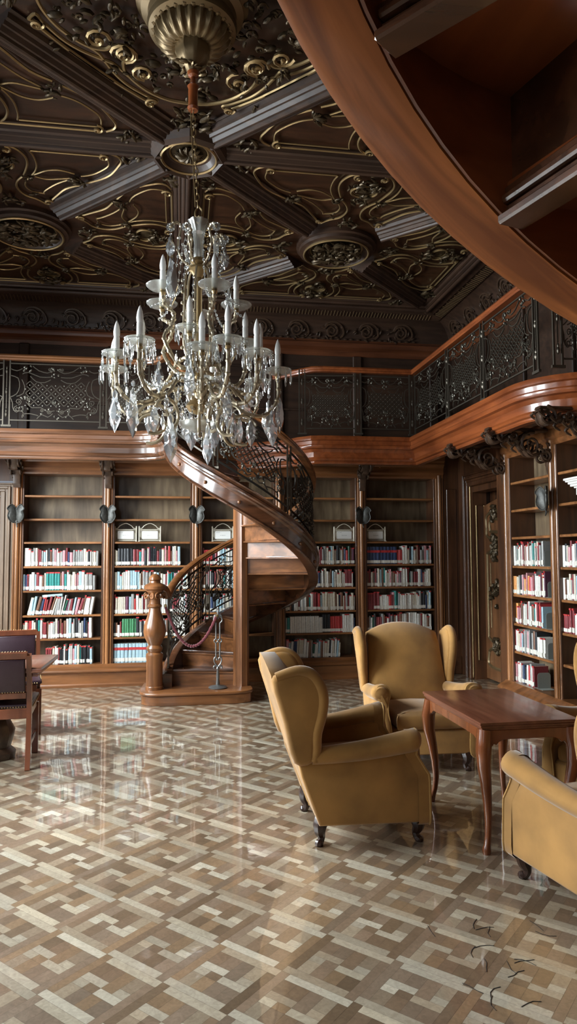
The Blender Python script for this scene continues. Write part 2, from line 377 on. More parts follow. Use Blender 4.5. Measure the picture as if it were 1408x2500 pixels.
# ---------------------------------------------------------------- ceiling
X0,Y0,HS=.06,5.45,1.56       # hub of the beam lattice, half side
b=MB(); b.box((XL-.1,YF-.1,ZC),(4.0,9.4,ZC+.15)); ceil=struct(b.build('ceiling',M['field'],smooth=False))
def beam(p,q_,wd=.13):
    b=MB(); half=[(wd+.03,0),(wd+.03,-.018),(wd+.015,-.026),(wd,-.022),(wd-.01,-.05),(wd-.03,-.058),(wd-.035,-.05),(wd-.05,-.072),(wd-.062,-.075),(wd-.066,-.066),(.042,-.094),(.030,-.097),(.026,-.088),(.018,-.11),(.006,-.117)]
    prof=[(-x,z) for x,z in half]+half[::-1]
    b.sweep([(p[0],p[1],ZC),(q_[0],q_[1],ZC)],prof); return b.build('ceiling_beam',W['ceilx' if abs(p[0]-q_[0])>abs(p[1]-q_[1]) else 'ceily'],ceil,ang=25)
E_=[]
sq=[(X0-HS,Y0+HS),(X0+HS,Y0+HS),(X0-HS,Y0-HS),(X0+HS,Y0-HS)]
for cx,cy in sq:
    for sx,sy in ((1,1),(1,-1),(-1,1),(-1,-1)): beam((cx+sx*.38,cy+sy*.38),(cx+sx*(HS-.17),cy+sy*(HS-.17)))
beam((X0+.22,Y0),(X0+2*HS,Y0)); beam((X0-.22,Y0),(X0-2*HS,Y0)); beam((X0,Y0+.22),(X0,Y0+2*HS))
beam((X0-2*HS,Y0-2*HS),(X0+2*HS,Y0-2*HS)); beam((X0-2*HS-.0,Y0+2*HS-.05),(X0+2*HS,Y0+2*HS-.05),.09); 
for sx in (-1,1): beam((X0+sx*2*HS,Y0+2*HS),(X0+sx*2*HS,Y0-2*HS),.09)
def lump(b,c,r,n,sz=.03,flat=.6):
    for _ in range(n):
        a=random.uniform(0,2*PI); d=r*math.sqrt(random.random()); s=sz*random.uniform(.5,1.3)
        rot=(Matrix.Rotation(random.uniform(0,PI),3,'Z')@Matrix.Rotation(random.uniform(-.7,.7),3,'X'))
        b.ell((c[0]+d*math.cos(a),c[1]+d*math.sin(a),c[2]-random.uniform(0,.03)),(s*1.7,s*.6,s*flat),6,4,rot)
def curl(b,c,r,a0,z,sg=1,t=1.2,w=.011,n=14):
    b.tube([(x,y,z-.02*k/n) for k,(x,y) in enumerate(spiral(c,r,a0,t,n,.2,sg))],w,5)
    b.ell((c[0],c[1],z-.02),(r*.2,r*.2,r*.2),6,4)
# triangular coffer ornament, local a (along base), b (inward), mirrored
TRI=dict(
 o1=[(-.9,.145),(-.5,.145),(-.13,.145)], i1=[(-.9,.2),(-.6,.2),(-.3,.2)],
 oc=[(-.93,.15),(-.99,.19),(-1.01,.25),(-.98,.33),(-.91,.46),(-.82,.55),(-.68,.64)],
 ic=[(-.9,.22),(-.9,.33),(-.81,.44),(-.73,.5),(-.65,.53)],
 lu=[(-.6,.5),(-.49,.46),(-.38,.48),(-.29,.54),(-.25,.57)], ll=[(-.58,.57),(-.46,.6),(-.35,.62),(-.26,.59)],
 r1=[(-.29,.2),(-.31,.28),(-.31,.4),(-.28,.5),(-.24,.57)], r2=[(-.14,.15),(-.2,.2),(-.24,.29),(-.24,.38),(-.21,.48),(-.17,.58)],
 n1=[(-.24,.58),(-.18,.66),(-.15,.74),(-.16,.81),(-.2,.85),(-.29,.87)], n2=[(-.16,.6),(-.1,.68),(-.07,.77),(-.08,.86),(-.12,.93),(-.2,.98),(-.27,1.06)],
 d1=[(-.62,.68),(-.49,.76),(-.38,.91),(-.28,1.06)], d2=[(-.54,.6),(-.42,.69),(-.31,.81),(-.28,.87)])
bead=MB(); lf=MB(); plt=MB()
for sg in (1,-1):
    for k,p in TRI.items():
        pts=[(sg*a,b_,-.022) for a,b_ in p]
        bead.tube(smoothpts(pts,4) if len(pts)>2 else pts,.0105 if k in('o1','oc','d1','n2','r2') else .0078,5)
    curl(bead,(sg*-.87,.185),.045,PI/2,-.03,sg); curl(bead,(sg*-.115,.19),.04,-PI/2,-.03,-sg); curl(bead,(sg*-.30,1.0),.035,0,-.03,sg)
    lump(lf,(sg*-.62,.6,-.03),.07,16,.022); lump(lf,(sg*-1.1,.13,-.03),.09,18,.026); lump(lf,(sg*-.21,.59,-.03),.045,9,.018)
    lump(lf,(sg*-.2,.86,-.03),.03,5,.015); lump(lf,(sg*-.12,.35,-.03),.05,10,.018)

bead.tube([(0.12*math.cos(t*PI/12),.42+.09*math.sin(t*PI/12),-.028) for t in range(24)],.012,5,closed=True)
bead.tube([(0.1*math.cos(t*PI/12),.42+.07*math.sin(t*PI/12),-.02) for t in range(24)],.006,4,closed=True)
lf.ell((0,.42,-.01),(.09,.06,.012),12,6); lump(lf,(0,.30,-.03),.09,16,.022); lump(lf,(0,.55,-.03),.08,16,.02); lump(lf,(0,1.0,-.03),.1,16,.024); lump(lf,(0,.2,-.03),.06,8,.02)
tri0=None
def tri(c,ang):
    global tri0
    T=(c[0],c[1],ZC-.0)
    if tri0 is None:
        a=bead.build('coffer_moulding',M['gold'],ceil); l=lf.build('coffer_foliage',M['bronze'],ceil); tri0=(a,l)
        for o in tri0:o.location=T; o.rotation_euler=(0,0,ang)
    else:
        for o in tri0: n=o.copy(); COL.objects.link(n); n.parent=ceil; n.location=T; n.rotation_euler=(0,0,ang)
for k,(cx,cy) in enumerate(sq):
    for d,ang in (((0,-1),0),((1,0),PI/2),((0,1),PI),((-1,0),-PI/2)):
        if k==2 and d==(1,0) or k==3 and d==(-1,0): continue
        if k>=2 and d==(0,-1): continue
        tri((cx+d[0]*HS,cy+d[1]*HS),ang)
# roundels
def roundel(c,r,name,dense):
    b=MB(); b.lathe([(r+.06,0),(r+.06,-.04),(r+.035,-.05),(r+.03,-.08),(r-.0,-.09),(r-.03,-.095),(r-.05,-.07),(r-.06,-.06),(r-.075,-.06),(r-.08,-.03),(r-.08,0)],(c[0],c[1],ZC),32 if dense else 8 if False else 32)
    o=b.build(name,W['ceilx'],ceil,ang=25)
    g=MB()
    for rr,z in ((r-.02,-.1),(r-.085,-.05)): g.tube([(c[0]+rr*math.cos(t*PI/20),c[1]+rr*math.sin(t*PI/20),ZC+z) for t in range(40)],.012,5,closed=True)
    g.build('ring_bead',M['gold'],o)
    l=MB(); l.lathe([(0,-.06),(r-.1,-.05)],(c[0],c[1],ZC),24)
    if dense:
        lump(l,(c[0],c[1],ZC-.09),r-.1,150,.03)
        for k in range(8):
            a=k*PI/4; curl(l,(c[0]+(r-.2)*math.cos(a),c[1]+(r-.2)*math.sin(a)),.05,a,ZC-.07)
    else:
        for k in range(12):
            a=k*PI/6; p=[(c[0]+d*math.cos(a+d*3),c[1]+d*math.sin(a+d*3),ZC-.05-.03*math.sin(d/(r-.1)*PI)) for d in [ (r-.13)*t/5 for t in range(6)]]; l.tube(p,[.006,.016,.02,.022,.018,.008],5)
        lump(l,(c[0],c[1],ZC-.06),.04,8,.015); lump(l,(c[0],c[1],ZC-.05),r-.13,24,.014)
    l.build('rosette_foliage',M['bronze'],o)
for c in sq[:2]: roundel(c,.36,'ceiling_roundel',True)
for c in sq[2:]: roundel(c,.36,'ceiling_roundel',True)
for c in ((X0,Y0),(X0+2*HS-.1,Y0-0)): roundel(c,.24,'hub_rosette',False)
# octagonal collar of the hub
b=MB(); b.lathe([(.34,0),(.34,-.05),(.31,-.1),(.27,-.12),(.25,-.1),(.25,0)],(X0,Y0,ZC),8); b.build('hub_collar',W['ceilx'],ceil,smooth=False)
# central coffer round the boss
BC=(X0,3.93)
g=MB(); l=MB()
def P4(pts,z,r,ends=True):
    for k in range(4):
        for sg in (1,-1):
            a=k*PI/2; q_=[(BC[0]+sg*x*math.cos(a)-y*math.sin(a),BC[1]+sg*x*math.sin(a)+y*math.cos(a),ZC+z) for x,y in pts]; g.tube(smoothpts(q_,5),r,6)
P4([(0,.90),(.15,.88),(.3,.8),(.42,.66),(.44,.55),(.40,.50)],-.05,.013)
P4([(.28,.98),(.23,.93),(.30,.89),(.42,.8),(.5,.7),(.56,.58),(.6,.5),(.7,.42)],-.03,.011)
P4([(.28,.98),(.5,.8),(.78,.52)],-.02,.012)
for k in range(4):
    for sg in (1,-1):
        a=k*PI/2; 
        def pt(x,y): return (BC[0]+sg*x*math.cos(a)-y*math.sin(a),BC[1]+sg*x*math.sin(a)+y*math.cos(a))
        curl(g,pt(.28,.93),.045,0,ZC-.05,sg); curl(g,pt(.42,.42),.085,PI/2+a,ZC-.08,sg,1.3,.013); curl(g,pt(.58,.31),.08,a,ZC-.08,sg,1.3,.013)
        lump(l,(*pt(.5,.9),ZC-.03),.05,5,.02)
    lump(l,(*[BC[0]-1.1*math.sin(a),BC[1]+1.1*math.cos(a)],ZC-.03),.16,34,.028)
for _ in range(420):
    a=random.uniform(0,2*PI); d=random.uniform(.33,.82); s=random.uniform(.015,.035)
    if _%4==0: curl(l,(BC[0]+d*math.cos(a),BC[1]+d*math.sin(a)),s*1.3,a,ZC-.05,random.choice((-1,1)),1,.009,8)
    else: l.ell((BC[0]+d*math.cos(a),BC[1]+d*math.sin(a),ZC-.04-random.uniform(0,.07)),(s*1.5,s*.6,s*.7),6,4,Matrix.Rotation(random.uniform(0,PI),3,'Z')@Matrix.Rotation(random.uniform(-.8,.8),3,'X'))
cb=g.build('centre_coffer_moulding',M['gold'],ceil); l.build('centre_foliage',M['bronze'],ceil)
# pendant boss that carries the chandelier
b=MB(); c=(BC[0],BC[1]+.02,ZC)
b.lathe([(.33,0),(.33,-.04),(.29,-.06),(.30,-.09),(.26,-.11),(.25,-.14),(.262,-.17),(.255,-.2),(.225,-.215),(.21,-.2)],c,48)
bo=b.build('ceiling_boss',M['bossgold'],ceil)
b=MB(); b.lathe([(.215,-.18),(.215,-.22),(.2,-.26),(.16,-.30),(.12,-.31),(.095,-.30),(.085,-.30)],c,132,rib=lambda a,z:.06*math.sin(a*22))
b.lathe([(.10,-.29),(.10,-.34),(.08,-.39),(.045,-.42),(.028,-.45)],c,24,rib=lambda a,z:.05*math.sin(a*8))
for k in range(28): a=2*PI*k/28; b.ell((c[0]+(.222)*math.cos(a),c[1]+.222*math.sin(a),c[2]-.20),(.022,.022,.02),6,4)
lump(b,(c[0],c[1],c[2]-.4),.08,24,.016); b.build('boss_foliage',M['bossgold'],bo)
# cove and cornice round the room
path=[(XL,YF,0),(XL,YB,0),(XR,YB,0),(XR,YF,0)]
prof=[(0,4.3),(.03,4.3),(.05,4.34),(.05,4.37),(.11,4.40),(.12,4.43),(.12,4.46),(.07,4.48),(.07,4.51)]
b=MB(); b.sweep(path,prof+[(0,4.51)],closed=True); co=struct(b.build('trim_1',M['cornice'],ang=25))
b=MB(); b.sweep(path,[(.07,4.51),(.08,4.56),(.11,4.63),(.17,4.70),(.25,4.75),(.31,4.77),(.31,4.755),(.45,4.80),(.45,4.78),(.5,4.79),(.54,4.83),(.60,4.84),(.60,4.9),(0,4.9)],closed=True)
cv=struct(b.build('trim_2',W['ceilx'],ang=25))
# pierced grille band and carved scroll frieze on the cove
gr=MB(); fr=MB(); n=0
def covept(side,s,o,z):
    return (s,YB-o,z) if side==0 else (XR-o,s,z)
for side,(s0,s1) in enumerate(((XL+.45,XR-.45),(2.5,YB-.45))):
    s=s0
    while s<s1:
        L_=.5 if n%9==0 else (.46 if n%3==0 else .42)
        gr.tube([covept(side,s,.325,4.752),covept(side,s+.0,.325+(L_-.32)*.9,4.752+(L_-.32)*.3)],.0035,3); s+=.042; n+=1
    s=s0-.1
    while s<s1:
        Z=Vector(covept(side,0,0,0)); 
        ax=Vector((1,0,0)) if side==0 else Vector((0,1,0)); inn=Vector((0,-1,0)) if side==0 else Vector((-1,0,0))
        upv=(inn*.42+Vector((0,0,.9))).normalized(); nr=ax.cross(upv); nr=-nr if nr.dot(inn)<0 else nr
        o=Vector(covept(side,s,.115,4.62))
        fr.T=frame(o,ax,upv,nr)
        fr.tube([(x,y,.02+.012*k/22) for k,(x,y) in enumerate(spiral((0,0),.1,PI*.9,1.9,22,.18,-1))],[.016-.0004*k for k in range(23)],5)
        fr.tube(smoothpts([(-.1,.02,.01),(-.06,.1,.02),(.04,.12,.025),(.13,.07,.02),(.17,-.03,.015),(.13,-.09,.01)],4),.014,5)
        for k in range(16):
            a=random.uniform(0,2*PI); d=random.uniform(.08,.2); q_=random.uniform(.012,.022)
            fr.ell((d*1.15*math.cos(a),d*.55*math.sin(a)-.02,.015),(q_*1.8,q_*.7,q_),6,4,Matrix.Rotation(a+1,3,'Z'))
        for k in range(5): fr.ell((-.2+.1*k,-.105,.02),(.03,.014,.015),6,4)
        fr.T=None; s+=.48
gr.build('pierced_grille',M['gold'],cv); fr.build('scroll_frieze',M['carve'],cv)
# upper wall panelling above the galleries
b=MB(); b.box((XL,YB-.015,3.0),(XR,YB,4.32)); b.box((XR-.015,4.2,3.0),(XR,YB,4.32)); up_=struct(b.build('trim_3',W['ceilx'],smooth=False))
b=MB()
for x in (-1.95,-.87,.21,1.29,2.37,3.45): b.box((x-.06,YB-.06,3.02),(x+.06,YB-.015,4.3),.01)
for z in (3.95,4.12,3.55): b.box((XL,YB-.04,z-.015),(XR,YB-.015,z+.015),.005)
for y in (5.15,6.1,7.05,8.0): b.box((XR-.06,y-.06,3.02),(XR-.015,y+.06,4.3),.01)
b.build('panel_stile',W['ceilz'],up_,smooth=False)
# left doorway in the back wall
b=MB()
for o,pz in ((.0,0),(.05,.02),(.10,.0),(.14,-.03)):
    pass
def architrave(T,w_,h,z0=0):
    b=MB(); b.T=T; st=[(0,.055,.05),(.055,.09,.035),(.09,.12,.055),(.12,.145,.03),(.145,.165,.045)]
    for a,c_,d in st:
        b.box((-w_/2-c_,-d,z0),(-w_/2-a,0,h+c_),.006); b.box((w_/2+a,-d,z0),(w_/2+c_,0,h+c_),.006); b.box((-w_/2-a,-d,h+a),(w_/2+a,0,h+c_),.006)
    return b
d1=struct(architrave(frame((-2.615,9.1,0),(1,0,0),(0,1,0),(0,0,1)),.84,2.36).build('door_1',wood('grey_walnut_architrave',(.16,.11,.075),(.27,.19,.13),.35,VZ),smooth=False))
b=MB(); b.box((-3.03,9.16,0),(-2.2,9.2,2.36),.005); b.build('door_leaf',W['casez'],d1,smooth=False)
b=MB()
for z0,z1 in ((.25,1.1),(1.25,2.2)): b.box((-2.9,9.14,z0),(-2.33,9.165,z1),.02)
b.build('door_panel',W['casez'],d1,smooth=False)
# carved door set back in the right wall
T=frame((3.78,7.98,0),(0,-1,0),(1,0,0),(0,0,1))
d2=struct(architrave(T,1.36,2.5).build('door_2',W['casez'],smooth=False))
b=MB(); b.box((3.79,8.61,0),(3.98,8.66,2.5)); b.box((3.79,7.3,0),(3.98,7.35,2.5)); b.box((3.79,7.35,2.42),(3.98,8.61,2.5)); b.build('door_reveal',W['casez'],d2,smooth=False)
b=MB(); b.tube([(3.83,8.6,.25),(3.83,8.6,2.25),(3.94,8.6,2.25),(3.94,8.6,.25)],.007,5,closed=True); b.tube([(3.775,8.66,0.02),(3.775,8.66,2.5)],.008,5); b.build('reveal_bead',M['gold'],d2)
lf_=[(7.36,.02),(8.6,.02)]+[(8.6-1.24*k/10,2.24+.14*math.sin(PI*.5*(k/10))) for k in range(11)]
b=MB(); b.slab(lf_,3.93,3.975,.006,((0,1,0),(0,0,1),(1,0,0)))
leaf=b.build('door_leaf',wood('polished_door_walnut',(.14,.06,.025),(.27,.12,.05),.28,VZ,coat=.6),d2)
b=MB(); k3=MB()
def dl(p,r=.02): b.tube(smoothpts([(3.925,y,z) for y,z in p],4) if len(p)>3 else [(3.925,y,z) for y,z in p],r,5)
for yc in (8.27,7.68):
    h=.22
    for p in ([(yc+h,1.95),(yc+h,2.1),(yc,2.16),(yc-h,2.1),(yc-h,1.95),(yc-h,1.85),(yc-.1,1.8),(yc,1.74),(yc+.1,1.8),(yc+h,1.85),(yc+h,1.95)],[(yc+.12,1.9),(yc+.12,2.04),(yc-.12,2.04),(yc-.12,1.9),(yc+.12,1.9)],
              [(yc+h,1.62),(yc+.1,1.66),(yc,1.72),(yc-.1,1.66),(yc-h,1.62)],[(yc+h,.55),(yc+.1,.5),(yc,.44),(yc-.1,.5),(yc-h,.55)],
              [(yc+h,.38),(yc+.12,.42),(yc,.36),(yc-.12,.42),(yc-h,.38),(yc-h,.2),(yc+h,.2),(yc+h,.38)]): dl(p)
    for s in (1,-1): b.tube([(3.925,yc+s*h,.55),(3.925,yc+s*h,1.62)],.018,5); b.tube([(3.925,yc+s*.14,.68),(3.925,yc+s*.14,1.5)],.008,5)
    for z,rr in ((2.13,.05),(1.75,.06),(1.62,.06),(1.15,.1),(.47,.06)):
        for _ in range(26): a=random.uniform(0,2*PI); d=1.5*rr*random.random(); k3.ell((3.91,yc+d*math.cos(a),z+1.4*d*math.sin(a)),(.03,.02,.035),6,4,Matrix.Rotation(random.uniform(0,3),3,'X'))
b.build('panel_moulding',M['bossgold'],leaf); k3.build('panel_carving',M['bronze'],leaf)
b=MB(); b.ell((3.9,7.62,1.12),(.03,.05,.14),8,6); b.tube([(3.9,7.62,1.15),(3.85,7.62,1.15),(3.84,7.68,1.14),(3.84,7.74,1.15)],.012,6); b.build('door_handle',M['brass'],leaf)
# ---------------------------------------------------------------- bookcases
SH=[.27,.59,.88,1.185,1.487,1.79,2.08,2.375]; TOPZ=2.64
PXS=[-1.985,-.887,.217,1.302,2.405,3.50]      # centres of the pilasters on the back wall
def bookcase(T,x0,x1,label,last=False,first=True,cax='x'):
    """front face at local y=0, depth to +y, pilaster centred on x0"""
    wc=W['case'+cax]; wo=W['orange'+cax]; wz=W['casez']; woz=W['orangez']
    root=empty('bookcase'); tag(root,label,'bookcase','carved library bookcases'); root.matrix_world=T
    cx=(x0+x1)/2
    b=MB(); b.box((x0-.05,.29,.2),(x1-.055,.31,TOPZ+.1)); b.build('back_panel',M['back'],root,smooth=False)
    for x in (x0+.06,x1-.068):
        b=MB(); b.box((x-.012,.0,.2),(x+.012,.295,TOPZ+.05),.002); b.build('side_panel',wz,root,smooth=False)
    for z in SH[1:]:
        b=MB(); b.box((x0+.072,.012,z-.026),(x1-.08,.29,z),.005); b.build('shelf',W['tan'+cax],root,smooth=False)
    b=MB(); b.sweep([(x0-.055*first,0,0),(x1+(.055 if last else -.055),0,0)],[(-.3,0),(.11,0),(.11,.03),(.10,.045),(.10,.175),(.125,.185),(.13,.20),(.12,.215),(.09,.235),(.05,.25),(.03,.27),(-.3,.27)]); b.build('plinth',wo,root,ang=25)
    b=MB(); b.sweep([(x0-.055,0,0),(x1+(.055 if last else -.055),0,0)],[(-.3,TOPZ),(.0,TOPZ),(.015,TOPZ+.02),(.015,TOPZ+.05),(.04,TOPZ+.075),(.04,TOPZ+.15),(.075,TOPZ+.19),(.075,TOPZ+.215),(.10,TOPZ+.24),(.10,TOPZ+.33),(-.3,TOPZ+.33)]); b.build('frieze',wo,root,ang=25)
    for x in ([x0,x1] if last else [x0]):
        b=MB(); p=[(-.055,.30),(-.055,.0),(-.046,-.004),(-.046,-.014),(-.036,-.014),(-.036,-.004)]+[(.028*math.sin(a*PI/8-PI/2),-.006-.028*math.cos(a*PI/8-PI/2)) for a in range(9)]+[(.036,-.004),(.036,-.014),(.046,-.014),(.046,-.004),(.055,.0),(.055,.30)]
        b.slab([(x+a,c) for a,c in p],.24,TOPZ+.05,.001,seg=1); b.build('pilaster',W['tanz'],root,ang=30)
    return root
names=['leftmost bookcase of the back wall, beside the left doorway','second bookcase from the left, with two sign racks above its books','middle bookcase of the back wall, mostly behind the spiral stair','fourth bookcase of the back wall, just right of the spiral staircase','rightmost bookcase of the back wall, behind the facing armchair']
for i in range(5): bookcase(Matrix.Translation((0,9.05,0)),PXS[i],PXS[i+1],names[i],last=(i==4),first=True)
RY=[7.07,6.12,5.17,4.22]
# right wall: local x runs toward the camera (-Y), local -y faces the room (-X)
TR=frame((3.5,0,0),(0,-1,0),(1,0,0),(0,0,1))
for i,n in enumerate(['right wall bookcase beside the carved door, five rows of books with bookends','right wall bookcase at the right edge, its lower shelves empty','right wall bookcase nearest the camera, empty']):
    bookcase(TR,-RY[i],-RY[i+1],n,last=(i==2),cax='y')
# trim panel between rightmost bookcase and the door frame
b=MB(); b.box((3.56,9.05,0),(3.78,9.4,3.0)); b.box((3.56,9.03,.0),(3.78,9.06,.24),.01); b.box((3.60,9.035,.45),(3.74,9.05,2.5),.01); struct(b.build('trim_4',W['casez'],smooth=False))
b=MB(); b.box((-2.04,9.05,0),(-1.99,9.4,3.0)); b.box((3.5,7.13,0),(3.84,7.3,3.0)); struct(b.build('trim_5',W['casez'],smooth=False))
# ornaments: paired leaf clasps on the pilasters and carved consoles under the gallery
def leaf_out(s=1): return [(s*x*1.75,y*1.25) for x,y in [(0,-.07),(.03,-.085),(.055,-.06),(.068,-.02),(.06,.03),(.072,.055),(.045,.095),(.02,.075),(.006,.04),(.0,0)]]
def clasp(T,where):
    r=empty('leaf_clasp'); tag(r,'dark metal double leaf clasp on the pilaster '+where,'ornament','leaf clasps on the bookcase pilasters'); r.matrix_world=T
    for s in (1,-1):
        o=leaf_out(s); b=MB(); b.T=Matrix.Translation((s*.006,0,0))@Matrix.Rotation(s*R(-24),4,'Z'); b.slab(o if s>0 else o[::-1],0,.018,.008,((1,0,0),(0,0,1),(0,-1,0)),(0,-.03,0),bulge=.014)
        b.tube([(p.x,-.05,p.y) for p in smoothpts([(*p,0) for p in o],3,True)],.006,5,closed=True)
        b.build('leaf',M['clasp'],r)
    b=MB(); b.tube([(0,-.03,-.05),(0,-.05,-.09),(.004,-.045,-.13),(.012,-.06,-.16),(.02,-.06,-.15)],[.014,.012,.009,.006,.004],6); b.ell((0,-.045,0),(.014,.014,.07),6,6); b.build('tail',M['clasp'],r)
    return r
for i,(x,wh) in enumerate(zip(PXS[:5],['by the left doorway','between the two leftmost bookcases','left of the stair column','hidden behind the stair','right of the spiral staircase'])):
    if i==3: continue
    clasp(Matrix.Translation((x,9.03,2.13)),wh)
clasp(frame((3.47,6.12,2.13),(0,-1,0),(1,0,0),(0,0,1)),'of the right wall bookcase')
def console(T,label,L_=.6,wd=.075,small=False):
    """scrolled bracket; local -y is out from the wall, top at z=0"""
    r=empty('scroll_console'); tag(r,label,'bracket','carved consoles under the gallery'); r.matrix_world=T
    random.seed(11); b=MB(); A=((0,-1,0),(0,0,1),(1,0,0))
    b.slab([(0,0),(L_,0),(L_+.01,-.025),(0,-.03)],-wd*.5,wd*.5,.006,A,seg=1)
    b.slab([(0,0),(.03,0),(.035,-.42),(.015,-.47),(0,-.45)],-wd*.4,wd*.4,.006,A,seg=1)
    S1=smoothpts([(0,-L_+.01,-.05),(0,-L_+.05,-.14),(0,-L_*.78,-.11),(0,-L_*.62,-.07),(0,-L_*.48,-.16),(0,-L_*.36,-.26),(0,-L_*.2,-.24),(0,-.06,-.30),(0,-.03,-.42)],5)
    b.tube(S1,[.026]*len(S1),6,flat=(wd*.42/.026,.7)); b.build('bracket_body',M['carve'],r)
    b=MB()
    for s in (-1,1):
        for c,rr,a0,sg in (((L_-.06,-.085),.08,PI/2,1),((L_*.36,-.15),.115,PI*.6,-1),((.1,-.27),.06,PI/2,1),((L_*.62,-.075),.045,0,-1)):
            b.tube([(s*wd*.5,-x,z) for x,z in spiral(c,rr,a0,1.6,20,.15,sg)],[.017-.0005*k for k in range(21)],6)
        for k in range(16):
            t=random.random(); x=L_*t; z=-.05-.26*(1-t)**1.3*random.uniform(.4,1.2)
            b.ell((s*wd*.5,-x,z),(.012,.03,.014),6,4,Matrix.Rotation(random.uniform(0,3),3,'X'))
    for s in (-1,1):
        for k in range(5): b.tube(smoothpts([(s*wd*.3,-L_+.02+.1*k,-.03-.03*k),(s*wd*.75,-L_-.02+.1*k,-.06-.04*k),(s*wd*.7,-L_+.03+.1*k,-.10-.04*k)],3),[.012,.012,.014,.014,.012,.01,.006],5)
    b.build('acanthus_carving',M['carve'],r); return r
for i,(x,wh) in enumerate(zip(PXS[:5],['beside the left doorway','between the two leftmost bookcases','','','right of the spiral staircase'])):
    if i in(2,3): continue
    console(Matrix.Translation((x,9.0,2.93)),'dark carved acanthus console on the back wall '+wh,.50,.11)
for y,wh in ((7.15,'above the carved door'),(6.2,'beside the right wall bookcase'),(5.25,'under the rounded end of the right gallery')):
    console(frame((3.52,y-.05,2.80),(0,-1,0),(1,0,0),(0,0,1)),'large dark scrolled console '+wh,.66,.09)
# ---------------------------------------------------------------- galleries
GZ=3.06
def arc(cx,cy,r,a0,a1,n=8): return [(cx+r*math.cos(R(a0+(a1-a0)*k/n)),cy+r*math.sin(R(a0+(a1-a0)*k/n))) for k in range(n+1)]
SX,SY,SR=.70,8.0,.865
GP1=[(XL,8.3),(-.75,8.3)]+arc(-.75,7.75,.55,90,30,6)[1:]+[(-.175,7.93)]
GP1=[(XL+.01,8.3),(-.62,8.3),(-.45,8.285),(-.3,8.22),(-.22,8.12),(-.175,7.99)]
GP2=[(SX+.02,8.97),(1.05,8.9),(1.35,8.68),(1.5,8.45),(1.62,8.33),(1.75,8.3),(2.9,8.3),(2.9,5.95),(2.9,5.62)]+arc(3.45,5.62,.55,180,270,8)[1:]+[(3.75,5.07)]
# outward (into the room) is to the right when walking in +X along the back and -Y along the right side
GPROF=[(-.10,-.33),(-.03,-.33),(-.02,-.315),(-.02,-.30),(0,-.29),(.01,-.27),(.0,-.25),(.005,-.19),(.03,-.155),(.075,-.15),(.085,-.13),(.085,-.115),(.07,-.10),(.075,-.06),(.1,-.05),(.1,-.03),(.09,-.0),(-.10,.0)]
def gallery(name,path,deckpoly,label):
    r=empty(name); tag(r,label,'gallery')
    b=MB(); b.sweep([(x,y,GZ) for x,y in path],GPROF); b.build('moulded_fascia',W['fascia'] if path[0][0]<0 else W['redy'],r,ang=30)
    b=MB(); b.slab(deckpoly,GZ-.08,GZ-.02,.002,seg=1); b.build('deck',W['ceilx'],r,smooth=False)
    return r
g1=gallery('gallery',GP1,[(XL+.01,9.08)]+[(x+.01 if x<-3 else x,y+.02) for x,y in GP1[:-1]]+[(-.2,8.1),(-.08,8.45),(.2,8.8),(.45,8.93),(.69,8.95),(.69,9.08)],'left gallery of moulded wood over the back bookcases')
g2=gallery('gallery',GP2,[(SX+.01,9.08),(SX+.01,8.95),(1.0,8.9)]+[(min(x,3.74),y) for x,y in GP2[1:]]+[(3.74,9.08)],'right gallery of moulded red wood running round the room corner')
# rails and ironwork
def stroke_lib():
    """balustrade panel in unit coordinates: u 0..1 across, v 0..1 up"""
    sx=lambda x:(x-462)/757.*1.0; sy=lambda y:(820-y)/465.
    L_=[]
    half=[[(90,455),(150,475),(163,545),(140,605),(88,632)],[(180,485),(205,540),(195,600),(140,625)],[(88,632),(108,680),(118,740),(190,745),(200,790)],
     [(90,400),(140,415),(185,395)],[(185,440),(235,425),(330,460),(420,458)],[(270,372),(320,408),(390,425),(440,405)],[(250,455),(300,500),(370,505),(420,480)],[(235,690),(270,715),(340,712),(400,745),(455,735)],
     [(190,800),(195,770),(260,765),(320,780)],[(310,805),(350,770),(400,790),(440,760)],[(250,640),(235,690)]]
    sp=[((155,668),28,.5,-1),((145,732),30,-.5,-1),((410,395),14,0,1),((408,745),20,0,1),((590,390),0,0,1),((350,735),14,2,1),((240,650),14,1,-1)]
    for sg in (1,-1):
        for p in half: L_.append(([(.5+sg*sx(x),sy(y)) for x,y in p],.0065))
        for c,rr,a,s_ in sp:
            if rr: L_.append(([(.5+sg*sx(x),sy(y)) for x,y in spiral(c,rr,a*PI,1.5,12,.2,s_)],.006))
    return L_
STK=stroke_lib()
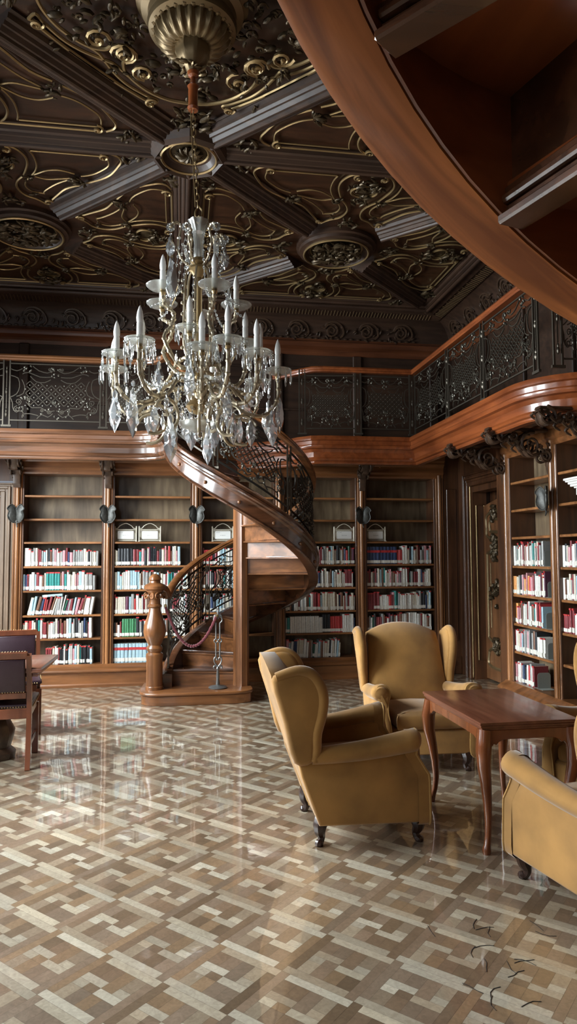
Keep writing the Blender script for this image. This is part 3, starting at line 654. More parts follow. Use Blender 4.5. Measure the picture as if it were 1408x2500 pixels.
def iron_panel(mp,parent,w_,h_,name='iron_panel',lod=1,th=1,mat=None):
    """mp(u,v,d)->3D point; u,v in 0..1, d offset from the panel plane"""
    b=MB(); 
    def tb(p,r,n=4): b.tube([mp(u,v,0) for u,v in p],r*th,n)
    for p,r_ in STK: 
        q=[(v.x,v.y) for v in smoothpts([(*a,0) for a in p],2)] if len(p)<9 else p
        tb(q,r_)
    # lattice
    N=7; u0,u1,v0,v1=.17,.83,.24,.72; asp=w_/h_; st=.094; sv=st*asp
    for k in range(-8,16):
        for sg in (1,-1):
            pts=[]
            for t in range(0,40):
                u=.5+(k-3.5+ .0)*st+sg*(t*.02-.4); v=.48+(t*.02-.4)*asp
                if u0<u<u1 and v0+.06*math.cos((u-.5)*6)*0<v<v1-.07*abs(math.cos((u-.5)*5)): pts.append((u,v))
            if len(pts)>2: tb([pts[0],pts[-1]] if lod==0 else [pts[0],pts[len(pts)//2],pts[-1]],.0055)
    # rails of the panel
    for v in (0,1): tb([(k/10,v) for k in range(11)],.009)
    b.mi=1; k2=b
    for i in range(-6,7):
        for j in range(-6,7):
            for h in (0,.5):
                u=.5+(i+h)*st; v=.48+(j+h)*sv
                if u0<u<u1 and v0<v<v1-.06: k2.ell(mp(u,v,.004),(.009,.009,.009),5,3)
    random.seed(5)
    for cu,cv,n_,ru,rv in ((.5,.13,12,.16,.1),(.5,.84,10,.05,.1),(.19,.92,7,.04,.05),(.81,.92,7,.04,.05),(.17,.3,7,.05,.12),(.83,.3,7,.05,.12),(.5,.3,6,.06,.04),(.12,.2,4,.03,.1),(.88,.2,4,.03,.1)):
        for _ in range(n_): k2.ell(mp(cu+ru*random.uniform(-1,1),cv+rv*random.uniform(-1,1),.005),(.016,.008,.012),5,3,Matrix.Rotation(random.uniform(0,3),3,'Y'))
    return b.build(name,[mat or M['iron'],M['irontip']],parent)
def iron_post(mp,parent,gap=.07,v0=-.1,v1=1.12):
    b=MB()
    for s in (-1,1):
        b.tube([mp(s*gap/2,v0),mp(s*gap/2,v1)],.011,4)
    b.tube([mp(0,.2),mp(0,.9)],.006,4); b.tube([mp(-gap*.8,v0),mp(gap*.8,v0)],.016,4)
    for v,s in ((.1,.022),(.16,.016),(.5,.02),(.55,.014),(.86,.02),(.92,.014)):
        b.ell(mp(0,v),(s*.8,s*.8,s*1.5),6,4)
    b.build('iron_post',M['iron'],parent)
HRP=[(-.035,-.03),(.035,-.03),(.042,-.012),(.036,.0),(.044,.018),(.03,.038),(0,.045),(-.03,.038),(-.044,.018),(-.036,0),(-.042,-.012)]
RZ0,RH=3.17,.66
def straight_panel(p0,p1,parent):
    w_=(Vector(p1)-Vector(p0)).length
    def mp(u,v,d=0):
        return Vector((p0[0]+(p1[0]-p0[0])*u,p0[1]+(p1[1]-p0[1])*u,RZ0+RH*v))
    return iron_panel(mp,parent,w_,RH)
def balustrade(segs,hpath,label,red):
    r=empty('balustrade'); tag(r,label,'railing')
    b=MB(); b.sweep([(x,y,3.895) for x,y in hpath],HRP); b.build('handrail',W[red],r,ang=40)
    for p0,p1 in segs:
        straight_panel(p0,p1,r)
    done=[]
    for a,c in segs:
        d=(Vector(c)-Vector(a)).normalized()
        for p,s in ((a,-1),(c,1)):
            q_=(round(p[0]+d.x*s*.035,2),round(p[1]+d.y*s*.035,2))
            if any(abs(q_[0]-z[0])+abs(q_[1]-z[1])<.06 for z in done): continue
            done.append(q_); iron_post(lambda u,v,q_=q_,d=d:Vector((q_[0]+d.x*u,q_[1]+d.y*u,RZ0+RH*v)),r)
    return r
PX0=-1.97
segs=[((PX0-2*1.085+.035-.0,8.3),(PX0-1.085-.035,8.3)),((PX0-1.085+.035,8.3),(PX0-.035,8.3)),((PX0+.035,8.3),(-.885-.035,8.3)),((-.885+.035,8.3),(-.36,8.27))]
balustrade(segs,[(XL,8.3),(-.62,8.3),(-.45,8.285),(-.3,8.22),(-.2,8.1),(-.165,8.0)],'wrought iron balustrade with golden wood rail on the left gallery','orangex')
segs=[((1.52,8.38),(2.15,8.3)),((2.22,8.3),(2.84,8.3)),((2.9,8.24),(2.9,7.225)),((2.9,7.155),(2.9,6.32)),((2.9,6.25),(2.9,5.30))]
segs2=[((2.9,5.17),(3.3,5.07)),]
balustrade(segs+[((3.02,5.09),(3.7,5.05))][:1],[(1.2,8.78),(1.45,8.5),(1.62,8.33),(1.75,8.3),(2.9,8.3),(2.9,5.5)]+arc(3.35,5.5,.45,180,270,6)[1:]+[(3.75,5.05)],'wrought iron balustrade with red wood rail turning the right corner','redy')
# ---------------------------------------------------------------- spiral stairs
TT=[0,.75,1.5,2.3,3.14159,4,5,6.28319]; TB=[-.02,.33,.665,.935,1.24,1.63,2.143,2.796]
def lerp(x,a,b):
    if x<=a[0]: return b[0]+(x-a[0])*(b[1]-b[0])/(a[1]-a[0])
    for i in range(len(a)-1):
        if x<=a[i+1]: return b[i]+(x-a[i])*(b[i+1]-b[i])/(a[i+1]-a[i])
    return b[-1]+(x-a[-1])*(b[-1]-b[-2])/(a[-1]-a[-2])
def far_bot(t): return sum(lerp(t+d,TT,TB) for d in (-.3,-.15,0,.15,.3))/5
def near_bot(t): return 2.796-.457*(2*PI-t)+.0
def stair(cx,cy,mir,bot,t_first,t0,t1,label,full=True,hs=None,off=.255,Rr=.865,wd=.09,ztop=3.06,basez=.14,colr=.085):
    r=empty('spiral_staircase'); tag(r,label,'staircase'); r.location=(cx,cy,0)
    def P(t,rad,z): return Vector((-rad*math.cos(t),(rad*math.sin(t))*mir,z))
    def inv(z):
        lo,hi=-1,7.5
        for _ in range(30):
            m=(lo+hi)/2
            if bot(m)<z: lo=m
            else: hi=m
        return lo
    n=int((t1-t0)/.09); ts=[t0+(t1-t0)*k/n for k in range(n+1)]
    # outer string with its mouldings
    prof=[(-wd,0),(0,0),(.016,.008),(.02,.02),(.012,.034),(.0,.042),(.0,.165),(.014,.178),(.02,.19),(.02,.205),(.036,.222),(.036,.245),(.016,.258),(.012,.285),(.02,.30),(-.01,.315),(-wd,.305)]
    b=MB(); b.sweep([P(t,Rr,bot(t)) for t in ts],prof if mir<0 else prof,nrm=[P(t,1,0) for t in ts]); b.build('outer_string',W['stairx'] if full else M['nearwood'],r,ang=28)
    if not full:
        b=MB(); b.sweep([P(t,Rr-wd-.002,bot(t)) for t in ts],[(-.006,.004),(0,.004),(0,.30),(-.006,.30)],nrm=[P(t,1,0) for t in ts]); b.build('inner_string_shade',W['redx'],r)  # added skin over the string; separate wood tone stands in for shade
    for k in range(40):
        t=t0+.2+k*.42
        if t<t1: b=MB(); b.ell(P(t,Rr+.004,bot(t)+.105),(.02,.02,.02),10,6); b.build('turned_boss',W['orangex'],r)
    # column
    b=MB(); b.lathe([(colr,0 if not full else basez),(colr,2.45)],n=12,rib=lambda a,z:0) if False else b.lathe([(colr,0 if not full else basez),(colr,2.45)],n=48,rib=lambda a,z:.06-.12*abs(math.sin(a*4))**.6); b.build('column',W['orangez'],r,ang=30)
    # treads and risers
    N=16; zs=[(basez+(ztop-basez)*i/N) if hs is None else ztop-hs*(N-i) for i in range(1,N+1)]
    tz=[inv(z-off) for z in zs]; tz[0]=max(tz[0],t_first)
    Ri=Rr-wd+.01
    for i in range(N):
        z=zs[i]; ta=tz[i]; tb_=tz[i+1] if i+1<N else 2*PI+.05
        if ta<t0-.15 or ta>t1-.02: continue
        if i==N-1: tb_=min(tb_,t1+.06)
        b=MB(); aa=[ta-.05+(tb_-ta+.08)*k/6 for k in range(7)]
        out=[P(a,Ri,0) for a in aa]+[P(aa[-1],colr*.8,0),P(aa[0],colr*.8,0)]
        # nosing follows a straight line parallel to the riser
        off=(P(ta,1,0)-P(ta,0,0)).cross(Vector((0,0,1)))*(.0)
        b.slab([(p.x,p.y) for p in out],z-.032,z,.008,seg=2); b.build('tread',W['stairx'] if full else W['redy'],r,ang=40)
        z0=zs[i-1] if i else basez
        b=MB(); pa,pb=P(ta,colr*.8,0),P(ta,Ri+.005,0); dr=(pb-pa).normalized(); nn=Vector((-dr.y,dr.x,0)) 
        b.T=frame((0,0,0),dr,nn,(0,0,1)); l0=colr*.8; b.box((l0,-.01,z0-.03),(Ri,.01,z-.03)); 
        s_= -1 if (P(ta-.1,.5,0)-P(ta,.5,0)).dot(nn)<0 else 1
        b.box((l0,0,z-.052),(Ri,s_*.024,z-.03),.004); b.box((l0,-s_*.0,z0-.03),(Ri,-s_*.028,z0-.012),.004)
        if not full:
            for q0,q1,w0 in ((-.03,-.008,.022),(-.048,-.032,.04),(-.07,-.05,.03),(-.09,-.072,.05)): b.box((l0,-s_*w0,z0+q0),(Ri-.02,s_*.01,z0+q1),.004)
        b.build('riser',W['orangex'] if full else W['stairx'],r,smooth=False)  # near risers: darker wood paints their shade into the colour
    def rail_z(t): return bot(t)+1.12
    # handrail
    t_r0=t0 if not full else .10
    n=int((t1-t_r0)/.09); ts=[t_r0+(t1-t_r0)*k/n for k in range(n+1)]
    pts=[P(t,Rr-.04,rail_z(t)) for t in ts]; nr=[P(t,1,0) for t in ts]
    b=MB(); b.sweep(pts,HRP,nrm=nr); b.build('handrail',W['redx'] if not full else W['orangex'],r,ang=40)
    # iron panels between string and handrail
    tt=t_r0+.03; k=0
    while tt<t1-.3:
        te=min(tt+(1.0 if full else 1.25),t1-.03)
        def mp(u,v,d=0,tt=tt,te=te):
            t=tt+.05+(te-tt-.07)*u; z=bot(t)+.40+.62*v; return P(t,Rr-.04+d,z)
        iron_panel(mp,r,(te-tt)*Rr,.62,th=1.35,mat=M['irondark'])
        iron_post(lambda u,v,tt=tt:P(tt+u,Rr-.04,bot(tt)+.40+.62*v),r,.06,-.14,1.1)
        tt=te; k+=1
    return r,P
st,SP=stair(SX,SY,1,far_bot,.06,0,2*PI,'dark polished spiral staircase with iron balustrade rising beside the back bookcases')
# base step and newel of the far stair
b=MB(); o=[(-1.08,.36),(-1.11,.0),(-1.10,-.18)]+[(-1.06,-.25),(-.99,-.30),(-.9,-.325),(-.5,-.33),(-.1,-.325),(.0,-.31),(.08,-.26),(.10,-.18),(.10,.1),(.0,.36)]
b.slab(o,0,.105,.006,seg=1); b.slab([(x*1.0+(.018 if x>-.5 else -.018),y-(.02 if y<0 else 0)) for x,y in o],.105,.14,.015,seg=3); b.build('base_step',W['orangex'],st,ang=35)
b=MB(); c=(-.965,-.07,0)
b.lathe([(.098,.14),(.098,.17),(.09,.18),(.088,.46),(.095,.5),(.09,.53),(.07,.545),(.085,.57),(.09,.59),(.08,.61),(.068,.625),(.08,.645),(.088,.67),(.112,.72),(.122,.77),(.116,.84),(.09,.92),(.07,.98),(.062,1.03),(.078,1.045),(.078,1.06),(.062,1.075),(.058,1.15),(.07,1.19),(.09,1.21),(.094,1.225),(.118,1.24),(.122,1.27),(.105,1.29),(.08,1.3),(.06,1.31),(.055,1.33),(.07,1.345),(.06,1.375),(.035,1.40),(.0,1.41)],c,32,rib=lambda a,z:(.035*abs(math.sin(a*8)) if .66<z<.86 else (.05*math.sin(a*6) if z>1.335 else 0)))
for k in range(4):
    a=k*PI/2+PI/4
    T=frame((c[0]+.07*math.cos(a),c[1]+.07*math.sin(a),1.165),(-math.sin(a),math.cos(a),0),(0,0,1),(math.cos(a),math.sin(a),0)); b.T=T
    for s in (1,-1): b.tube([(x,y,.02) for x,y in spiral((s*.045,0),.035,PI/2,1.4,14,.2,-s)],.011,6)
    b.ell((0,.0,.02),(.02,.03,.02),6,5); b.T=None
b.build('newel_post',W['orangez'],st,ang=35)
b=MB(); b.tube(smoothpts([c_ for c_ in [(c[0]+.06,c[1]+.02,1.26),(-.85,.02,1.235),SP(.10,.825,far_bot(.10)+1.13)]],4),.036,8); b.build('handrail_easing',W['orangex'],st)
ns,NP_=stair(.80,.433,-1,near_bot,.06,3.4,2*PI,'near spiral staircase seen from below, its curved string crossing the upper right corner',full=False,hs=.1937,off=.285,Rr=.867,wd=.104)
# ---------------------------------------------------------------- wing armchairs
def sp2(p,n=4,closed=False): return [(v.x,v.y) for v in smoothpts([(*q,0) for q in p],n,closed)]
XZ=((1,0,0),(0,0,1),(0,-1,0))
def limb(b,pts,r,n=8,sq=False): b.tube(smoothpts(pts,4),[lerp(k/(4*(len(pts)-1)),[i/(len(r)-1) for i in range(len(r))],r) for k in range(4*(len(pts)-1)+1)],n)
def armchair(label,loc,rz,group='mustard wing armchairs round the low table'):
    r=empty('wing_armchair',loc,rz); tag(r,label,'armchair',group)
    V=M['velvet']
    # side body panels
    side=[(-.30,.135),(.30,.125),(.318,.14),(.322,.30),(.318,.372),(.30,.405),(.26,.43),(.215,.47),(.21,.53),(-.36,.49),(-.43,.55),(-.40,.40)]
    for s in (-1,1):
        b=MB(); b.slab(side,0,.06,.016,XZ,(0,s*.33+(.03),0)); b.build('side_panel',V,r,ang=50)
        # rolled arm: tapering oval roll, top rising to the front
        b=MB(); N=13; P=[];Rr=[]
        for k in range(N):
            t=k/(N-1); P.append((-.34+.58*t,s*(.335+.025*t),.505+.075*t-.012*math.sin(PI*t))); Rr.append(.058*(.78+.3*t) if k<N-1 else .045)
        b.tube([*P,(.262,s*.36,.578)],[*Rr[:-1],.062,.04],14,flat=(1,1.12)); b.build('arm_roll',V,r,ang=50)
        # front facing of the arm, scroll head running down to the leg
        b=MB(); f=sp2([(-.055,.56),(-.045,.61),(-.01,.632),(.035,.625),(.055,.59),(.045,.545),(.02,.50),(.015,.42),(.018,.30),(.018,.13),(-.045,.13),(-.045,.30),(-.03,.42),(-.04,.5)],3,True)
        # follow the bulging front: built in layers
        def fx(z): return .24+(.0 if z>.5 else (.5-z)/.12*.075 if z>.38 else .075)
        c_=[(y*s,z) for y,z in f]; n_=len(c_)
        VV=[];FF=[]
        for dx,sc_ in ((-.06,1),(0.0,1),(.012,.93),(.016,.7)):
            for y,z in c_: VV.append((fx(z)+dx+.0,s*.345+(y)*sc_,z if sc_==1 else .38+(z-.38)*(1-(1-sc_)*.25)))
        for j in range(3):
            for i in range(n_): l=(i+1)%n_; FF.append((j*n_+i,j*n_+l,(j+1)*n_+l,(j+1)*n_+i))
        FF.append(tuple(3*n_+i for i in range(n_))); b.add(VV,FF); fa=b.build('arm_facing',V,r,ang=50)
        b=MB(); b.tube([(fx(z)+.006,s*.345+y,z) for y,z in c_],.0065,5,closed=True); b.build('piping',M['piping'],fa)
        # wing
        wing=sp2([(-.565,.93),(-.50,.965),(-.42,.985),(-.35,.97),(-.30,.91),(-.28,.83),(-.29,.74),(-.315,.64),(-.325,.55),(-.335,.48),(-.44,.48),(-.50,.70)],3,True)
        b=MB(); b.T=Matrix.Translation((0,s*.315,0))@Matrix.Rotation(s*R(-4),4,'X')@Matrix.Translation((0,0,0)); b.slab(wing,-.032,.032,.03,XZ,(0,0,0),4,)
        w_=b.build('wing',V,r,ang=60)
        b=MB(); b.T=Matrix.Translation((0,s*.315,0))@Matrix.Rotation(s*R(-4),4,'X')
        e=[(-.54,.95),(-.43,.982),(-.352,.965),(-.303,.905),(-.284,.83),(-.292,.74),(-.317,.64),(-.318,.55),(-.33,.49)]
        b.tube([(x,s*.012,z) for x,z in sp2(e,4)],[.026+.007*math.sin(PI*k/32) for k in range(33)],10); b.build('wing_roll',V,w_,ang=60)
        b=MB(); b.tube([(x,s*.036,z) for x,z in sp2([(-.565,.93),(-.49,.70),(-.40,.42),(-.30,.14)],4)],.006,5); b.build('piping',M['piping'],w_)
    # outside back and inside back
    def bk(z): return -.30-(z-.14)*.345
    rows=9; VV=[];FF=[]
    cols=11
    def outl(z,fr): return (.33-.035*max(0,(z-.45)/.55))*fr
    top=lambda fr:1.025-.085*abs(fr)**2.2
    for side_ in (0,1):
        for j in range(rows):
            for i in range(cols):
                fr=-1+2*i/(cols-1); zt=top(fr); z=.14+(zt-.14)*j/(rows-1)
                puff=(.055*(1-fr*fr)**.5*math.sin(PI*min(1,max(0,(z-.3)/.75)))**.6) if side_ else .012*(1-fr**4)*math.sin(PI*j/(rows-1))
                x=bk(z)+(.125+puff if side_ else -puff)
                if j==rows-1: x+= -.03 if side_ else .02
                VV.append((x,outl(z,fr),z))
    nn=rows*cols
    for j in range(rows-1):
        for i in range(cols-1):
            a=j*cols+i; FF.append((a,a+cols,a+cols+1,a+1)); a+=nn; FF.append((a,a+1,a+cols+1,a+cols))
    for i in range(cols-1):
        a=(rows-1)*cols+i; FF.append((a,a+nn,a+nn+1,a+1)); a=i; FF.append((a,a+1,a+nn+1,a+nn))
    for j in range(rows-1):
        a=j*cols; FF.append((a,a+nn,a+nn+cols,a+cols)); a=j*cols+cols-1; FF.append((a,a+cols,a+nn+cols,a+nn))
    b=MB(); b.add(VV,FF); b.build('back',V,r,ang=60)
    b=MB(); b.slab(sp2([(-.27,-.235),(.27,-.25),(.315,-.24),(.318,0),(.315,.24),(.27,.25),(-.27,.235)],2,True),.31,.425,.035,bulge=.025); b.build('seat_cushion',V,r,ang=60)
    b=MB(); b.box((-.28,-.30,.135),(.295,.30,.315),.012); b.box((.285,-.315,.13),(.305,.315,.30),.008); b.build('seat_rail',V,r,ang=60)
    for sx,sy in ((.262,.27),(.262,-.27),(-.27,.25),(-.27,-.25)):
        b=MB(); u=1 if sx>0 else -1; v=1 if sy>0 else -1
        limb(b,[(sx,sy,.15),(sx+u*.012,sy+v*.012,.11),(sx+u*.012,sy+v*.012,.075),(sx+u*.002,sy+v*.002,.045),(sx+u*.008,sy+v*.008,.02),(sx+u*.018,sy+v*.018,.012),(sx+u*.02,sy+v*.02,.001)],[.040,.041,.032,.021,.019,.026,.02],8); b.build('leg',M['legs'],r)
    return r
armchair('mustard velvet wing armchair seen from its back and side, left of the low table',(1.065,4.15,0),R(-1))
armchair('mustard velvet wing armchair facing the room behind the low table',(1.86,5.32,0),R(-93))
armchair('mustard velvet wing armchair cut off by the bottom right corner, front left leg showing',(2.02,3.11,0),R(99))
armchair('mustard velvet wing armchair at the right edge beyond the low table',(2.75,4.08,0),R(215))
# ---------------------------------------------------------------- low table
t=empty('low_table',(1.89,4.045,0)); tag(t,'low cherry wood table with cabriole legs standing between the mustard armchairs','table')
b=MB(); hx,hy=.29,.45
for z0,z1,e in ((.683,.70,0),(.668,.683,-.006),(.655,.668,-.016)): b.slab([(-hx-e,-hy-e),(hx+e,-hy-e),(hx+e,hy+e),(-hx-e,hy+e)],z0,z1,.004)
b.build('tabletop',M['table'],t,ang=30)
def apron(ax,l):
    p=[(l,.655),(l,.56),(l-.03,.562),(l-.045,.58),(l-.06,.575),(l-.075,.59),(l-.10,.600),(l*.5,.603),(0,.603)]
    return p+[(-x,z) for x,z in p[:-1][::-1]]
for s in (-1,1):
    b=MB(); b.slab(apron(0,.25),s*.418-.011,s*.418+.011,.003,((1,0,0),(0,0,1),(0,-1,0)),seg=1); b.build('apron',M['tleg'],t,ang=30)
    b=MB(); b.slab(apron(0,.41),s*.258-.011,s*.258+.011,.003,((0,1,0),(0,0,1),(1,0,0)),seg=1); b.build('apron',M['tleg'],t,ang=30)
for sx in (-1,1):
    for sy in (-1,1):
        b=MB(); X,Y_=sx*.25,sy*.408; P=[];q=[.655,.60,.55,.46,.36,.26,.16,.09,.045,.018,.0]; of=[.0,.006,.014,.012,-.004,-.016,-.020,-.014,-.004,.004,.004]; rr=[.040,.043,.043,.037,.030,.024,.019,.017,.018,.024,.021]
        b.tube([(X+sx*o,Y_+sy*o,z) for z,o in zip(q,of)],rr,8,flat=(1,1)); b.build('leg',M['tleg'],t,ang=50)
# ---------------------------------------------------------------- reading table and leather chairs at the left
t=empty('reading_table',(-1.93,6.0,0)); tag(t,'long dark reading table with moulded edge at the left edge of the room','table')
b=MB(); b.slab([(-1.5,-.42),(.9,-.42),(.9,.34),(-1.5,.34)],.72,.76,.012); b.slab([(-1.47,-.39),(.87,-.39),(.87,.31),(-1.47,.31)],.69,.72,.008); b.build('tabletop',M['table'],t,ang=30)
b=MB(); b.box((-1.36,-.30,.6),(.72,.24,.69),.006)
for k in range(40): b.ell((-1.3+.05*k,-.302,.675),(.014,.008,.012),6,4); 
for k in range(10): b.ell((.722,-.26+.05*k,.675),(.008,.014,.012),6,4)
b.build('apron',W['stairx'],t,ang=30)
for x in (-1.2,.5):
    b=MB(); b.lathe([(.13,.0),(.14,.05),(.10,.09),(.12,.16),(.13,.22),(.09,.3),(.06,.38),(.08,.45),(.11,.52),(.11,.6)],(x,-.03,0),20,rib=lambda a,z:.05*math.sin(a*8)); b.build('pedestal',M['carve'],t)
b=MB(); b.box((-1.2,-.07,.1),(.5,.01,.16),.01); b.build('stretcher',W['stairx'],t,smooth=False)
def lchair(label,loc,rz):
    r=empty('leather_chair',loc,rz); tag(r,label,'chair','leather reading chairs'); wd=M['chairwood']
    # faces +x; rear legs continue as stiles
    for s in (-1,1):
        b=MB(); P=[(-.29,s*.225,0),(-.25,s*.225,.22),(-.235,s*.225,.45),(-.27,s*.225,.7),(-.33,s*.225,.865)]
        b.sweep([(0,0,0)],[]) if False else None
        b.tube(smoothpts(P,4),.027,4,flat=(1.15,.95)); b.build('rear_leg',wd,r,ang=30)
        b=MB(); b.slab([(.19,s*.225-.024),(.238,s*.225-.024),(.238,s*.225+.024),(.19,s*.225+.024)],0.0,.41,.004); b.build('front_leg',wd,r,ang=30)
        b=MB(); b.box((-.24,s*.225-.013,.385),(.2,s*.225+.013,.45),.004); b.box((-.24,s*.225-.01,.15),(.2,s*.225+.01,.185),.004); b.build('side_rail',wd,r,smooth=False)
    b=MB(); b.box((.195,-.21,.385),(.225,.21,.45),.004); b.build('front_rail',wd,r,smooth=False); b=MB(); b.box((-.255,-.21,.375),(-.225,.21,.45),.004); b.build('rear_rail',wd,r,smooth=False)
    b=MB(); b.slab([(-.24,-.235),(.235,-.25),(.235,.25),(-.24,.235)],.45,.485,.015,bulge=.03); st_=b.build('seat',M['leather'],r)
    b=MB(); 
    for k in range(22): b.ell((-.243,-.22+.02*k+.01,.462),(.005,.006,.006),5,3); b.ell((.24,-.22+.02*k+.01,.462),(.005,.006,.006),5,3)
    for k in range(22):
        for s in (-1,1): b.ell((-.22+.021*k,s*.25,.462),(.006,.005,.006),5,3)
    b.build('brass_nails',M['brass'],st_)
    T=frame((-.262,0,.53),(0,1,0),(-.2,0,.98),(.98,0,.2))
    b=MB(); b.T=T; b.box((-.205,0,-.014),(.205,.05,.014),.004); b.build('lower_back_rail',wd,r,smooth=False); b=MB(); b.T=T; b.box((-.22,.31,-.016),(.22,.365,.016),.006); b.build('top_rail',wd,r,smooth=False)
    b=MB(); b.T=T; b.slab([(-.20,.05),(.20,.05),(.20,.31),(-.20,.31)],-.018,.02,.014,bulge=.02); p=b.build('back_leather',M['leather'],r)
    b=MB(); b.T=T
    for k in range(21): b.ell((-.2+.02*k,.37,-.002),(.006,.005,.006),5,3); b.ell((-.19+.019*k,.058,-.02),(.005,.005,.004),5,3)
    b.build('brass_nails',M['brass'],p)
    return r
lchair('leather reading chair with its back to the viewer, nearest at the left edge',(-1.37,5.86,0),R(95))
c2=lchair('leather reading chair with padded purple back, beyond the reading table',(-1.52,6.85,0),R(-78))
# ---------------------------------------------------------------- stanchion and rope
r=empty('rope_stanchion',(.43,7.87,.14)); tag(r,'wrought iron rope stanchion with heart scrolls standing on the stair base','stanchion')
b=MB(); b.lathe([(.10,0),(.105,.01),(.09,.022),(.03,.03),(.018,.04),(.0,.04)],n=24); b.build('base',M['stanch'],r)
b=MB(); b.lathe([(.018,.03),(.022,.05),(.016,.1),(.02,.13),(.013,.2),(.02,.215),(.012,.235),(.0,.24)],n=12); b.build('stem',M['stanch'],r)
b=MB()
for s in (-1,1):
    b.tube(smoothpts([(0,0,.235),(s*.03,0,.27),(s*.042,0,.31),(s*.03,0,.34),(s*.01,0,.325),(s*.014,0,.305)],4),.009,6)
    b.tube(smoothpts([(0,0,.23),(s*.03,0,.245),(s*.045,0,.235),(s*.04,0,.215)],4),.009,6)
    b.tube([(s*.022,0,.33),(s*.022,0,.50)],.009,6); b.tube([(s*.022+.02*math.cos(a),0,.52+.02*math.sin(a)) for a in [k*PI/6 for k in range(12)]],.008,6,closed=True)
    b.tube([(s*.022,0,.535),(s*.022,0,.72)],.009,6)
    b.tube(smoothpts([(s*.022,0,.715),(s*.045,0,.74),(s*.04,0,.775),(s*.012,0,.79),(0,0,.765)],4),.010,6); b.tube(smoothpts([(0,0,.79),(s*.03,0,.805),(s*.04,0,.785)],4),.009,6)
b.tube([(0,0,.76),(0,0,.87)],.009,6); b.ell((0,0,.88),(.014,.014,.018),8,6); b.build('heart_scroll',M['stanch'],r)
b=MB(); A=Vector((.41,7.86,.93)); B_=Vector((-.15,7.93,1.04))
N=60; P=[A.lerp(B_,k/N)-Vector((0,0,1))*(.38*(1-(2*k/N-1)**2)) for k in range(N+1)]
b.tube(P,[.017+.0035*math.sin(k*2.2) for k in range(N+1)],8); ro=b.build('barrier_rope',M['rope']); tag(ro,'burgundy twisted barrier rope hanging from the stanchion to the stair railing','rope')
b=MB(); b.tube([P[0],P[0]+Vector((.02,0,.02))],[.02,.012],8); b.tube([P[-1],P[-1]+Vector((0,0,.03))],[.02,.012],8); b.build('rope_end_cap',M['brass'],ro)
# ---------------------------------------------------------------- sign racks
def rack(x,label):
    r=empty('sign_rack',(x,9.13,1.792)); tag(r,label,'sign','metal sign racks on the back shelves')
    b=MB()
    for s in (-1,1): b.tube([(s*.135,0,0),(s*.135,0,.19)],.0085,8); b.ell((s*.135,0,.192),(.01,.01,.01),6,4); b.box((s*.135-.012,-.04,0),(s*.135+.012,.04,.008),.002)
    b.tube([(-.135,0,.155),(.135,0,.155)],.006,6); b.tube([(-.135,0,.012),(.135,0,.012)],.006,6)
    b.tube(smoothpts([(-.135,0,.172),(-.1,0,.172),(-.07,0,.205),(0,0,.235),(.07,0,.205),(.1,0,.172),(.135,0,.172)],4),.006,6); b.build('frame',M['cream'],r)
    b=MB()
    for k in range(-11,12):
        for s in (1,-1):
            x0=k*.0125; pts=[(x0+s*t,t) for t in (-.07,.07)]
            a,c=pts; 
            def clip(p,q_):
                out=[]
                for t in [i/28 for i in range(29)]:
                    x_=p[0]+(q_[0]-p[0])*t; 
                    if abs(x_)<=.13: out.append((x_,p[1]+(q_[1]-p[1])*t))
                return (out[0],out[-1]) if len(out)>1 else None
            c_=clip(a,c)
            if c_: b.tube([(c_[0][0],.002*s,.084+c_[0][1]),(c_[1][0],.002*s,.084+c_[1][1])],.0022,3)
    b.build('mesh_panel',M['cream'],r)
    b=MB(); b.box((-.10,-.009,.035),(.10,-.006,.135)); p=b.build('card',M['paper'],r,smooth=False)
    b=MB(); rnd=random.Random(len(label))
    # the two printed lines are too small to read in the photograph: tiny letter-like strokes only
    for x0,z0,n_,hh in ((-.082,.115,7,.006),(-.035,.078,11,.0065)):
        for k in range(n_):
            if k==3 and n_==7: continue
            x=x0+k*.0066; b.box((x,-.0096,z0),(x+.0016,-.009,z0+hh)); b.box((x,-.0096,z0+hh*rnd.choice((0,.4,.8))),(x+.0045,-.009,z0+hh*.2+hh*.8*rnd.random()*.5)); 
    b.build('printed_lines',M['black'],p,smooth=False)
rack(-.68,'cream metal sign rack with a card, leftmost rack beside the pilaster')
rack(-.375,'cream metal sign rack with a white card, second from the left')
rack(.56,'cream metal sign rack partly hidden by the stair column')
rack(2.185,'cream metal sign rack just left of the pilaster right of the staircase')
rack(2.62,'tan lit metal sign rack just right of the pilaster behind the armchair')
# ---------------------------------------------------------------- white plaster corbel
b=MB(); T=frame((3.39,5.58,2.26),(0,-1,0),(-1,0,0),(0,0,1)); b.T=T
for z0,z1,a in ((-.02,.0,0),(-.035,-.02,.012),(-.055,-.035,.03),(-.075,-.055,.045),(-.09,-.075,.07),(-.15,-.09,.085)): b.slab([(a,-.1),(.55,-.1),(.55,.1-a*.8),(a,.1-a*.8)],z0,z1,.006)
cb_=b.build('plaster_corbel',M['plaster'],ang=30); tag(cb_,'white plaster cornice block projecting at the right edge before the bookcase','corbel')
